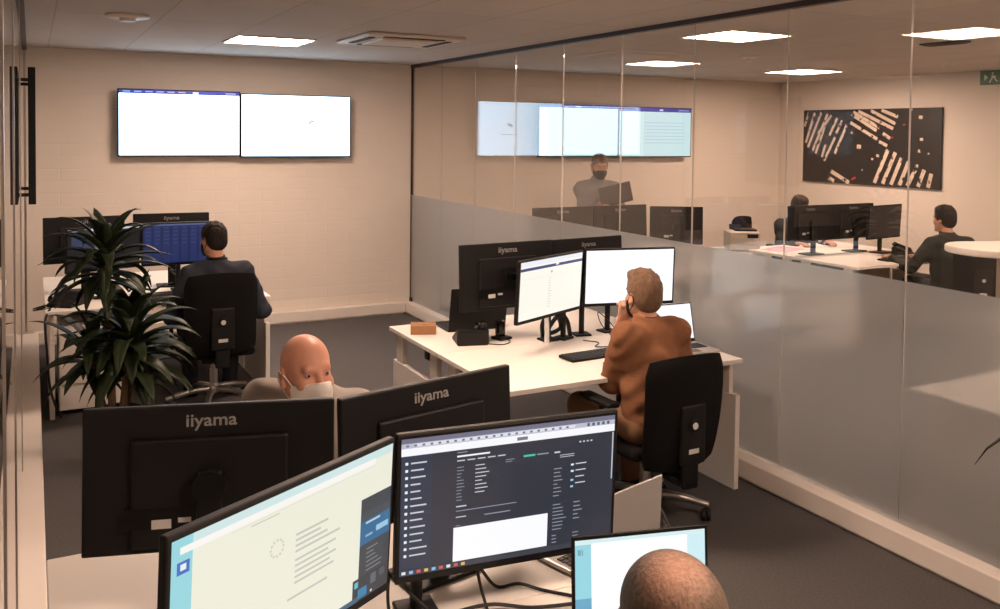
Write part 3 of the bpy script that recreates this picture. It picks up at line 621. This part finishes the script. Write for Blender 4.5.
    # hair
    if hair:
        hc, style = hair; s = SDF(min(vox, .006)); th = {'thin': .0035, 'quiff': .006, 'short': .0055}.get(style, .008)
        s.ell(H(0, -.016, .03), (.0755+th, .096+th, .088+th), Rh, .0); s.ell(H(0, -.055, -.03), (.062+th*.6, .048+th*.6, .055), Rh, .03)
        if style == 'quiff': s.ell(H(0, .02, .092), (.064, .075, .032), Rh, .02)
        if style == 'full': s.ell(H(0, 0, .085), (.07, .085, .045), Rh, .03)
        HCa = HC; Ri = Rh
        def loc(X, Y, Z):
            dx, dy, dz = X-HCa[0], Y-HCa[1], Z-HCa[2]
            return [dx*Ri[0, k]+dy*Ri[1, k]+dz*Ri[2, k] for k in range(3)]
        amp = {'quiff': .0045, 'full': .004, 'short': .003, 'thin': .0}[style]
        def nz(X, Y, Z):
            u, v, w = loc(X, Y, Z); up_ = np.clip((w-.03)/.06, .25, 1.3); return amp*up_*(np.sin(150*u+60*v+ph)*np.sin(110*v+50*w)+.8*np.sin(230*u-60*w+2*np.sin(70*v))*np.sin(180*v+ph))
        s.fun(nz)
        def line_(X, Y, Z):
            u, v, w = loc(X, Y, Z); m1 = (v-w*.95-.03+.006*np.sin(120*u))*.72
            m2 = np.maximum(v+.052-.0*u, -(w+.02))          # below the ear line only behind the ears
            m2 = np.where(w < -.018, v+.022, -1); m3 = -(w+.088)
            return np.maximum(np.maximum(m1, m2), m3)
        s.pr.append((line_, None, None, 0, 'i'))
        hm = mat('hair '+label, hc, .65, spec=.3, noise=.45, nscale=80, bump=.6 if style != 'thin' else .25, bscale=170, stretch=(1, 1, .35))
        if style == 'thin':                            # thinning crown: scalp shows between the short hairs
            nt = hm.node_tree; bs = nt.nodes['Principled BSDF']; src = bs.inputs['Base Color'].links[0].from_socket; N_ = nt.nodes.new; L_ = nt.links.new
            tc = N_('ShaderNodeTexCoord'); di = N_('ShaderNodeVectorMath'); di.operation = 'DISTANCE'; di.inputs[1].default_value = H(-.025, -.06, .085); L_(tc.outputs['Object'], di.inputs[0])
            n3 = N_('ShaderNodeTexNoise'); n3.inputs['Scale'].default_value = 140; L_(tc.outputs['Object'], n3.inputs['Vector'])
            ma = N_('ShaderNodeMath'); ma.operation = 'MULTIPLY_ADD'; ma.inputs[1].default_value = .05; L_(n3.outputs['Fac'], ma.inputs[0]); L_(di.outputs['Value'], ma.inputs[2])
            mr = N_('ShaderNodeMapRange'); mr.inputs['From Min'].default_value = .03; mr.inputs['From Max'].default_value = .095; L_(ma.outputs[0], mr.inputs['Value'])
            mx = N_('ShaderNodeMix'); mx.data_type = 'RGBA'; mx.inputs[6].default_value = (*S(190, 148, 126), 1); L_(mr.outputs[0], mx.inputs[0]); L_(src, mx.inputs[7]); L_(mx.outputs[2], bs.inputs['Base Color'])
        s.mesh('hair', hm, t)
    if mask:
        s = SDF(.005); mm = M['mask_'+mask]
        s.ell(H(0, .03, -.045), (.066, .072, .088), Rh, .0); s.cap(H(0, .085, -.005), H(0, .100, -.04), .014, .026, .035); s.ell(H(0, .078, -.1), (.026, .022, .022), Rh, .02)
        for sx in (-1, 1): s.cap(H(sx*.05, .01, -.055), H(sx*.018, .075, -.1), .027, .022, .02)
        f_ = lambda k, sg: (Rh@np.array(k))*sg
        nU = Rh@np.array([0, -.18, 1.]); nU /= np.linalg.norm(nU); s.half(nU, nU@H(0, .1, -.02)); s.half(-Rh[:, 1], -(Rh[:, 1]@H(0, .028, 0))); s.half(-Rh[:, 2], -(Rh[:, 2]@H(0, 0, -.118)))
        fo = s.mesh('face_mask', mm, t)
        for sx in (-1, 1):
            B().tube([H(sx*.066, .03, -.032), H(sx*.078, .0, -.004), H(sx*.084, -.03, .006), H(sx*.08, -.04, -.02), H(sx*.074, -.02, -.05), H(sx*.064, .03, -.085)], .0022, 6, 4).out('ear_loop', mm, fo, True)
    return t
M['eyewhite'] = mat('eye white', S(170, 150, 138), .4); M['mask_white'] = mat('white paper mask', S(226, 220, 212), .8, bump=.15, bscale=60, stretch=(1, 1, 8)); M['mask_black'] = mat('black cloth mask', S(22, 22, 23), .85)
SK = S(214, 158, 128)
person('man in a brown sweater and black mask seen from behind, hand at his chin', (2.672, 3.43, 0), math.radians(2), S(206, 158, 132), mat('brown knit', S(142, 99, 72), 1, spec=.1, bump=.6, bscale=200, noise=.2, nscale=25),
       hair=(S(122, 96, 74), 'quiff'), mask='black', head=(-.1, .02, 0), nk=.02, lean=.12, seat=.515, torso=.44, wr=((-.075, .2, .93), (.1, .24, .80)), hdir=((.3, .0, 1), (-1, .3, .1)), elbows=((-.12, .15, -1), (.3, .1, -1)), curl=.6,
       trousers=S(120, 88, 60), vox=.007, build=.95, shoulders=.045)
person('man in a dark grey-blue sweater seated at far left, seen from behind', (1.115, 6.22, 0), math.radians(-2), S(200, 146, 118), mat('dark blue knit', S(54, 58, 66), .95, spec=.15, bump=.3, bscale=260, noise=.1, nscale=30),
       hair=(S(36, 28, 24), 'short'), mask='black', head=(.45, .08, 0), lean=.12, torso=.475, wr=((-.24, .26, .70), (.25, .22, .69)), elbows=((-.5, -.5, -1), (.5, -.5, -1)), hdir=((.2, 1, -.3), (-.2, 1, -.1)), vox=.0085, build=1.06, collar=M['black'])
person('bald man in a white face mask behind the black monitors', (.9, 3.04, 0), PI-.5, S(208, 150, 124), mat('grey shirt', S(150, 142, 134), .85, noise=.06, nscale=60, bump=.2, bscale=300),
       mask='white', head=(.66, -.06, 0), lean=.3, seat=.56, torso=.5, headoff=(0, .07, -.057), shoulders=.0, tilt=.025, wr=((-.2, .42, .745), (.2, .42, .745)), vox=.006, topname='shirt', collar=mat('grey shirt collar', S(150, 142, 134), .85), build=1.04)
person('man with cropped thinning hair in the foreground, seen from above and behind', (.914, .885, 0), math.radians(0), S(204, 150, 126), mat('dark shirt', S(60, 58, 60), .85, noise=.08, nscale=60),
       hair=(S(92, 78, 65), 'thin'), head=(0, .3, 0), lean=.3, torso=.46, wr=((-.2, .42, .75), (.22, .42, .75)), vox=.006, topname='shirt')
person('standing man in a grey sweater and black mask holding a laptop', (5.0, 7.42, 0), math.radians(150), S(196, 150, 126), mat('grey knit', S(136, 134, 134), .9, bump=.2, bscale=260),
       hair=(S(112, 94, 80), 'thin'), mask='black', head=(.15, .28, 0), lean=.04, seat=.93, torso=.51, legs='stand', wr=((-.2, .24, 1.2), (.0, .24, 1.22)), elbows=((-.35, -.5, -1), (.35, -.5, -1)), hdir=((-.3, 1, .1), (-.6, .8, 0)), vox=.01)
person('half hidden man with dark hair behind black monitors in the other room', (7.6, 7.42, 0), PI-.15, S(190, 140, 112), mat('black shirt', S(34, 33, 35), .85), hair=(S(44, 34, 29), 'full'), head=(0, .3, 0), lean=.2, torso=.46,
       wr=((-.2, .42, .745), (.2, .42, .745)), vox=.01, topname='shirt')
person('man in a dark green checked shirt seated in the other room', (7.5, 5.3, 0), math.radians(-20), S(196, 146, 118), mat('dark green check', S(28, 34, 29), .85, noise=.35, nscale=18), hair=(S(26, 20, 18), 'full'), head=(.3, .02, 0), lean=.14,
       torso=.47, wr=((-.36, .42, .75), (-.02, .46, .75)), vox=.0095, topname='shirt', build=1.06)
# ------------------------------------------------------------------ things on the desks
def laptop(label, loc, rz, w=.32, d=.225, ang=1.9, content=None, base=None, body='silver', lidlogo=False):
    """user on the -y side; ang = opening angle"""
    t = thing('laptop', label, 'laptop', loc, rz)
    m = M[body]
    bx('base', (0, -d/2, .008), (w, d, .014), m, t, .004, 3)
    kb = bx('keyboard', (0, -d*.42, .0155), (w*.86, d*.42, .001), M['bezel'], t)
    b = B()
    for r in range(5):
        for c in range(13): b.box((-w*.4+w*.8*c/12, -d*.25-d*.35*r/4, .017), (w*.054, d*.068, .002))
    b.out('keys', M['key'], kb)
    bx('touchpad', (0, -d*.82, .0155), (w*.3, d*.28, .0008), M['grey'], t)
    lid = B().box((0, .003, d*.5), (w, .006, d), .003, 3).out('lid', m, t, loc=(0, 0, .012), rot=(-(ang-PI/2), 0, 0))
    bx('lid_bezel', (0, -.0005, d*.5), (w-.004, .0008, d-.004), M['bezel'], lid)
    if content is not None: screen_mesh(w-.016, d-.03, content, base).out('screen', None, lid, loc=(0, -.0012, d*.5+.006))
    else: screen_mesh(w-.016, d-.03, [], M['off']).out('screen', None, lid, loc=(0, -.0012, d*.5+.006))
    B().cyl((-w*.35, .002, .01), (w*.35, .002, .01), .006, n=10).out('hinge', M['black'], t, True)
    return t
c6 = [(0, 0, .14, 1, S(150, 214, 226)), (0, .0, 1, .05, S(214, 238, 240)), (.02, .1, .045, .16, S(120, 170, 190)), (.05, .1, .06, .16, S(120, 170, 190)), (0, .75, .12, 1, S(52, 84, 130)), (0, .62, .12, .75, S(110, 170, 200)), (.12, .04, .86, 1, S(252, 254, 255)), (.86, .05, 1, 1, S(206, 238, 244))]
laptop('open laptop with a bright page in front of the foreground man', (1.262, 1.66, D), -.252, .342, .245, 1.65, c6, emis(S(252, 254, 255), 1.1), 'black')
laptop('silver laptop with its pale lid back turned to us behind the right foreground monitor', (1.435, 1.97, D), math.radians(-165), .295, .215, 1.6, None, None)
laptop('silver laptop with a white screen right of the brown-sweater man', (3.19, 3.97, D), math.radians(-3), .33, .225, 1.8, [(.02, .02, .98, .04, S(235, 240, 250))], W2)
laptop('black laptop lid standing behind the desk phone', (2.37, 4.79, D), math.radians(176), .37, .26, 1.75, None, None, 'black')
lt = laptop('dark laptop held open by the standing man', (4.99, 7.06, 1.23), math.radians(150), .31, .2, 1.95, None, None, 'grey'); lt.rotation_euler = (0, math.radians(14), math.radians(150))
def keyboard(label, loc, rz, w=.43, d=.125):
    t = thing('keyboard', label, 'keyboard', (*loc, D), rz, 'black desktop keyboards')
    bx('case', (0, 0, .009), (w, d, .016), M['black'], t, .004)
    b = B()
    for r in range(5):
        for c in range(18): b.box((-w*.455+w*.91*c/17, d*.36-d*.72*r/4, .0185), (w*.042, d*.13, .005))
    b.out('keys', M['key'], t); return t
keyboard('black keyboard in front of the brown-sweater man', (2.69, 3.965), math.radians(3))
keyboard('black keyboard in front of the dark-sweater man, nearer of two', (.9, 6.56), 0)
keyboard('black keyboard below the blue screen, farther of two', (.86, 6.74), .03)
keyboard('black keyboard below the cream page monitor in the foreground', (.45, 1.38), .2)
keyboard('black keyboard on the desk of the man in dark green shirt', (7.45, 5.86), .05)
def mouse(label, x, y, rz=0):
    t = thing('mouse', label, 'mouse', (x, y, D), rz, 'computer mice')
    B().sph((0, 0, .012), (.031, .055, .02), 16, 10).box((0, 0, .004), (.055, .1, .008), .004).out('shell', M['black'], t, True)
    B().cyl((-.004, .026, .029), (.004, .026, .029), .008, n=12).out('wheel', M['grey'], t, True); return t
mouse('black mouse by the elbow of the brown-sweater man', 2.64, 3.76)
mouse('black mouse on the far left desk', 1.2, 6.58)
# phones
def desk_phone(label, loc, rz):
    t = thing('desk_phone', label, 'phone', (*loc, D), rz, 'black desk phones')
    b = B(); b.bm.verts.ensure_lookup_table()
    pr = [(-.09, 0), (.09, 0), (.09, .075), (.07, .085), (-.09, .02)]
    t0 = bmesh.new(); f = t0.faces.new([t0.verts.new((-.09, y, z)) for y, z in pr]); e = bmesh.ops.extrude_face_region(t0, geom=[f]); bmesh.ops.translate(t0, vec=(.18, 0, 0), verts=[v for v in e['geom'] if isinstance(v, bmesh.types.BMVert)])
    bmesh.ops.recalc_face_normals(t0, faces=t0.faces); bmesh.ops.bevel(t0, geom=t0.edges[:], offset=.006, segments=2, affect='EDGES'); b._merge(t0); b._fin(0)
    b.out('body', M['black'], t)
    sl = math.atan2(.065, .16)
    k = B()
    for r in range(4):
        for c in range(3): k.box((.02+.022*c, -.06+.02*r, 0), (.016, .013, .005))
    k.out('keypad', M['grey'], t, loc=(0, 0, .05), rot=(sl, 0, 0))
    bx('display', (.045, .045, 0), (.08, .035, .004), M['off'], t).location = (0, 0, .056); t.children[-1].rotation_euler = (sl, 0, 0)
    h = B().tube([(-.055, -.085, .06), (-.055, -.05, .075), (-.055, .03, .1), (-.055, .075, .11)], [.02, .014, .014, .02], 10, 4).sph((-.055, -.078, .052), (.024, .026, .018)).sph((-.055, .07, .102), (.024, .026, .018)).out('handset', M['blackgl'], t, True)
    co = [(-.08+.012*math.cos(i*1.6), -.1-.0035*i, .012+.01*math.sin(i*1.6)) for i in range(36)]
    B().tube([(-.055, -.09, .05)]+co+[(-.03, -.2, .012), (.03, -.12, .02)], .0028, 6, 2).out('cord', M['cable'], h, True)
    return t
dp = desk_phone('black desk phone beside the cardboard box', (2.2, 4.53), math.radians(165)); dp.scale = (1, 1, 1.1)
desk_phone('black desk phone on the far left desk behind the plant', (.2, 6.62), math.radians(-35))
desk_phone('black desk phone on the desk in the other room', (7.85, 6.1), math.radians(20))
hs = thing('headset_charger', 'small black upright charger with cord between phone and monitor', 'charger', (2.4, 4.53, D), .3)
B().box((0, 0, .008), (.09, .09, .016), .006).out('foot', M['black'], hs); B().box((0, .01, .06), (.055, .05, .1), .018, 3).out('body', M['blackgl'], hs, True)
B().tube([(0, -.03, .01), (-.03, -.1, .006), (-.11, -.12, .006), (-.16, -.05, .006)], .003, 6).out('cord', M['cable'], hs, True)
cb = thing('cardboard_box', 'small brown cardboard box on the corner of the desk by the glass', 'box', (2.05, 4.86, D), math.radians(-22))
bx('carton', (0, 0, .027), (.15, .105, .052), M['cardboard'], cb, .002)
B().box((0, .0, .0545), (.146, .05, .002)).box((0, .03, .0535), (.148, .044, .0015)).out('flap', M['cardboard'], cb)
hub = thing('usb_hub', 'small black hub with looped cable left of the silver laptop', 'hub', (2.93, 4.13, D), .4)
bx('case', (0, 0, .012), (.1, .05, .022), M['black'], hub, .006)
B().tube([(.03, .02, .015), (-.02, .09, .1), (.03, .15, .16), (.1, .12, .1), (.13, .03, .006), (.2, .05, .006)], .003, 6).out('cable', M['cable'], hub, True)
wb = thing('cable_sleeve', 'white cable sleeve hanging by the black monitor pole', 'cable', (2.585, 4.33, D), 0)
B().tube([(0, 0, .0), (.002, 0, .06), (-.002, .0, .14), (.0, .004, .17)], .014, 10).out('sleeve', M['whitepl'], wb, True)
def cable(label, pts, r=.004, m='cable'):
    o = B().tube(pts, r, 6, 8).out('cable', M[m], None, True); tag(o, label, 'cable', 'loose cables on the desks'); return o
z = D+.005
cable('black cable bundle looping beside the black monitor pole', [(2.62, 4.43, z), (2.6, 4.4, z+.1), (2.66, 4.38, z+.17), (2.72, 4.4, z+.06), (2.63, 4.41, z+.03), (2.68, 4.36, z+.14), (2.76, 4.4, z+.1), (2.8, 4.42, z)], .013)
cable('thin cable lying on the desk behind the keyboard', [(2.8, 4.28, z), (2.85, 4.2, z), (2.78, 4.12, z), (2.9, 4.08, z)], .003)
cable('black cable on the desk running left under the cream page monitor', [(.62, 1.98, z+.06), (.64, 1.93, z), (.75, 1.93, z), (.88, 1.96, z), (1.0, 1.94, z+.012), (1.1, 1.9, z), (1.2, 1.87, z)], .0045)
cable('black cable hanging straight down between the two foreground monitors', [(.752, 1.985, .83), (.75, 1.98, .77), (.745, 1.93, z), (.72, 1.86, z)], .004)
cable('black cable arching from the middle of the foreground monitors', [(.775, 1.985, .84), (.8, 1.99, .79), (.84, 1.96, z+.03), (.86, 1.9, z), (.85, 1.83, z)], .0045)
cable('black cable falling from under the dark web page monitor', [(.99, 2.0, .83), (1.0, 1.99, .76), (1.0, 1.95, z), (.97, 1.87, z+.02), (.9, 1.84, z)], .004)
cable('black cable running toward the open foreground laptop', [(1.02, 2.02, z+.06), (1.07, 2.03, z), (1.12, 2.0, z+.01), (1.17, 1.96, z), (1.26, 1.86, z), (1.3, 1.8, z)], .0045)
cable('thin pale cable curling on the desk at lower left', [(.21, 2.05, z), (.3, 2.2, z), (.42, 2.25, z), (.5, 2.2, z)], .0025, 'whitepl')
for k, (x, y) in enumerate(((.42, 6.72), (.62, 6.98), (.95, 7.02))):
    cable(['tangled black cable behind the plant', 'tangled black cable below the dark page monitor', 'tangled black cable below the blue screen'][k], [(x, y, z), (x+.08, y+.04, z+.08), (x-.03, y+.06, z+.12), (x+.1, y-.02, z+.02), (x+.2, y+.03, z)], .008)
cable('black cables hanging beside the pedestal at the left glass', [(.1, 6.5, z), (.07, 6.38, .66), (.08, 6.37, .45), (.1, 6.4, .2), (.16, 6.42, .012)], .008)
def paper(label, x, y, rz, m, w=.21, h=.297, zz=D):
    o = bx('paper_sheet', (0, 0, .001), (w, h, .002), M[m]); o.location = (x, y, zz); o.rotation_euler = (0, 0, rz); return tag(o, label, 'paper')
paper('pink sheet on the desk in front of the half hidden man', 7.0, 6.9, .3, 'pinkpaper', .42, .3)
paper('white sheet lying beside the pink sheet in the other room', 7.35, 6.85, -.2, 'paper')
paper('white sheet on the far left desk left of the keyboards', .55, 6.6, .2, 'paper')
pn = thing('printer', 'beige printer on the cabinet by the back wall of the other room', 'printer', (6.72, 7.22, .68), math.radians(-30)); pn.scale = (.82, .82, .82)
B().box((0, 0, .13), (.4, .36, .24), .02, 3).box((0, -.19, .05), (.3, .04, .06), .01).out('body', M['beige'], pn)
B().box((.04, .04, .262), (.28, .24, .026), .008).out('scanner_lid', M['black'], pn); bx('paper_tray', (-.06, .12, .29), (.16, .012, .07), M['black'], pn, .003, rot=(-.5, 0, 0)); bx('control_panel', (.1, -.17, .2), (.14, .03, .05), M['black'], pn, .004)
pc = thing('cabinet', 'low white cabinet under the printer in the other room', 'cabinet', (6.38, 7.05, 0), math.radians(-30))
bx('body', (0, 0, .345), (.5, .45, .67), M['white'], pc, .003)
for sx in (-1, 1):
    dd = bx('door', (sx*.124, -.232, .36), (.244, .016, .62), M['white'], pc, .002); bx('handle', (sx*.03, -.244, .5), (.01, .012, .1), M['alu'], dd)
pc.location = (6.67, 7.25, 0)
# ------------------------------------------------------------------ picture, black panel on the left glass
pt = thing('picture', 'black canvas picture with pale slanted stripes on the wall of the other room', 'picture', (8.775, 7.35, 1.783))
bx('canvas', (0, 0, 0), (.03, 1.96, .9), M['canvas'], pt, .002)
def uv(x, y):
    u = (x-133)/775; v = (y-(112-12*u))/(388+60*u); return np.array([.98-1.96*u, .45-.9*v])
b = B(); xs = [-.0158]
def stroke(p, q, w=13, m='stripe'):
    a, c = uv(*p), uv(*q); d = c-a; d /= np.linalg.norm(d); n = np.array([-d[1], d[0]])*w/775*1.96/2; xs[0] -= .00002
    b.use(M[m]); P4 = [a+n, a-n, c-n, c+n]; b.poly([(xs[0], float(p_[0]), float(p_[1])) for p_ in P4])
for s_ in ((165, 125, 140, 200), (205, 125, 150, 290), (245, 125, 165, 315), (285, 132, 195, 335), (310, 140, 228, 240), (345, 155, 300, 250), (280, 290, 255, 370), (375, 170, 340, 240), (340, 250, 270, 390), (405, 190, 335, 350), (270, 200, 215, 350)): stroke(s_[:2], s_[2:], 14)
for s_ in ((440, 122, 590, 210), (430, 135, 575, 225), (425, 180, 580, 272), (470, 118, 665, 215), (540, 115, 680, 190), (600, 113, 688, 150), (590, 285, 635, 308), (610, 240, 650, 268)): stroke(s_[:2], s_[2:], 15)
for s_ in ((640, 330, 570, 512), (680, 345, 615, 517), (715, 370, 660, 522), (750, 395, 705, 524), (785, 440, 745, 528), (830, 440, 800, 532), (865, 460, 850, 537), (315, 448, 425, 512), (300, 485, 335, 503)): stroke(s_[:2], s_[2:], 19)
for (x, y, r) in ((478, 312, 12), (585, 362, 8), (790, 418, 9), (805, 152, 9), (812, 272, 8), (804, 336, 8), (850, 350, 5), (758, 110, 5), (555, 380, 6), (500, 440, 4), (435, 235, 6)): stroke((x-r, y), (x+r, y+2), r*1.6)
stroke((438, 494), (465, 482), 10, 'red'); stroke((715, 195), (728, 193), 9, 'red'); stroke((655, 262), (668, 264), 8, 'red')
b.out('stripe_print', None, pt)
wp = thing('wall_panel', 'black flat panel on standoffs at the left glass wall, seen edge-on', 'panel', (0, 6.82, 1.845))
bx('panel', (.002, .38, 0), (.046, .76, .93), M['black'], wp, .003)
for zz in (-.4, .38):
    for yy_ in (.02, .74): B().cyl((LG, yy_, zz), (-.018, yy_, zz), .012, n=12).out('standoff', M['steel'], wp, True)
# ------------------------------------------------------------------ plants
def strap_leaf(b, base, az, el, L, w, droop, twist=0):
    n = 9; d = Vector((math.cos(az)*math.cos(el), math.sin(az)*math.cos(el), math.sin(el))); p = Vector(base); side = Vector((-math.sin(az), math.cos(az), 0)); rows = []
    for i in range(n+1):
        t = i/n; ww = w*(.35+.65*math.sin(min(1, t*1.9+.12)*PI/2))*(1-t**2.6)+.0008; nn = d.cross(side).normalized()
        rows.append([b.bm.verts.new(p+side*ww+nn*ww*.25), b.bm.verts.new(p-nn*ww*.12), b.bm.verts.new(p-side*ww+nn*ww*.25)])
        p = p+d*(L/n); d = (d+Vector((0, 0, -droop/n*(.4+1.6*t)))).normalized()
    for a, c in zip(rows, rows[1:]):
        for k in (0, 1): b.bm.faces.new((a[k], a[k+1], c[k+1], c[k]))
def dracaena(label, loc, crowns, pot=True, extra=()):
    t = thing('potted_plant', label, 'plant', loc)
    B().lathe([(.12, 0), (.15, .28), (.16, .3), (.145, .3), (.14, .26), (.0001, .26)], n=28).out('pot', M['pot'], t, True)
    B().lathe([(.139, .255), (.1, .268), (.0001, .272)], n=20).out('soil', M['soil'], t, True)
    for (cx, cy, cz, n, L, seed) in crowns:
        random.seed(seed)
        B().tube([(cx*.35, cy*.35, .25), (cx*.6, cy*.6, cz*.55), (cx, cy, cz)], [.022, .019, .016], 10, 6).out('cane', M['stem'], t, True)
        for k in range(n):
            lf = B(); f = k/n; az = k*2.399+random.uniform(-.2, .2); el = math.radians(78-88*(1-f)**.8)+random.uniform(-.12, .12)
            strap_leaf(lf, (cx, cy, cz-.16*(1-f)+.05*f), az, el, L*(.72+.28*math.sin(f*PI*.9+.3))*random.uniform(.85, 1.1), .047*L/.42, 1.05+random.uniform(-.3, 1.1))
            o = lf.out('leaf', M['leaf'], t, True); o.modifiers.new('Solidify', 'SOLIDIFY').thickness = .0012
    for (base, az, el, L, droop) in extra:
        lf = B(); strap_leaf(lf, base, az, el, L, .03, droop); o = lf.out('leaf', M['leaf'], t, True); o.modifiers.new('Solidify', 'SOLIDIFY').thickness = .0012
    return t
dracaena('tall leafy dracaena plant in a dark pot in front of the far left desk', (.42, 5.45, 0), [(-.06, .0, 1.2, 44, .38, 3), (.06, -.06, .74, 52, .45, 5), (-.13, .06, .66, 26, .36, 9), (.1, .1, .6, 24, .4, 13)])
dracaena('potted plant whose drooping leaf tip enters at the right edge', (2.66, 1.27, 0), [(.0, .0, .88, 22, .33, 21)], extra=[((0, 0, .9), math.radians(119.6), math.radians(52), .55, 2.7), ((0, 0, .91), math.radians(112), math.radians(62), .5, 2.6)])
# ------------------------------------------------------------------ camera, world
f_px, yaw, pit, rol, cy = 892.589, math.radians(27.6966), math.radians(1.94942), math.radians(.64352), 163.416
fw = Vector((math.sin(yaw)*math.cos(pit), math.cos(yaw)*math.cos(pit), -math.sin(pit))); rt = Vector((math.cos(yaw), -math.sin(yaw), 0)); up = rt.cross(fw)
r2 = rt*math.cos(rol)+up*math.sin(rol); u2 = -rt*math.sin(rol)+up*math.cos(rol)
cam = bpy.data.cameras.new('camera'); co = bpy.data.objects.new('camera', cam); COL.objects.link(co)
mw = Matrix((( r2.x, u2.x, -fw.x, 0), (r2.y, u2.y, -fw.y, 0), (r2.z, u2.z, -fw.z, 1.9), (0, 0, 0, 1))); co.matrix_world = mw
cam.sensor_width = 36; cam.sensor_fit = 'HORIZONTAL'; cam.lens = f_px/1000*36; cam.shift_y = -(304.5-cy)/1000; cam.clip_start = .02
SC.camera = co
w = bpy.data.worlds.new('world'); SC.world = w; w.use_nodes = True; w.node_tree.nodes['Background'].inputs[0].default_value = (.02, .018, .016, 1); w.node_tree.nodes['Background'].inputs[1].default_value = 1
vs = SC.view_settings; vs.view_transform = 'Standard'; vs.look = 'None'; vs.gamma = 1; vs.use_curve_mapping = False; vs.exposure = 0
SC.cycles.use_denoising = True; SC.cycles.max_bounces = 10; SC.cycles.transparent_max_bounces = 24; SC.cycles.transmission_bounces = 10; SC.cycles.glossy_bounces = 6
SC.cycles.sample_clamp_indirect = 6
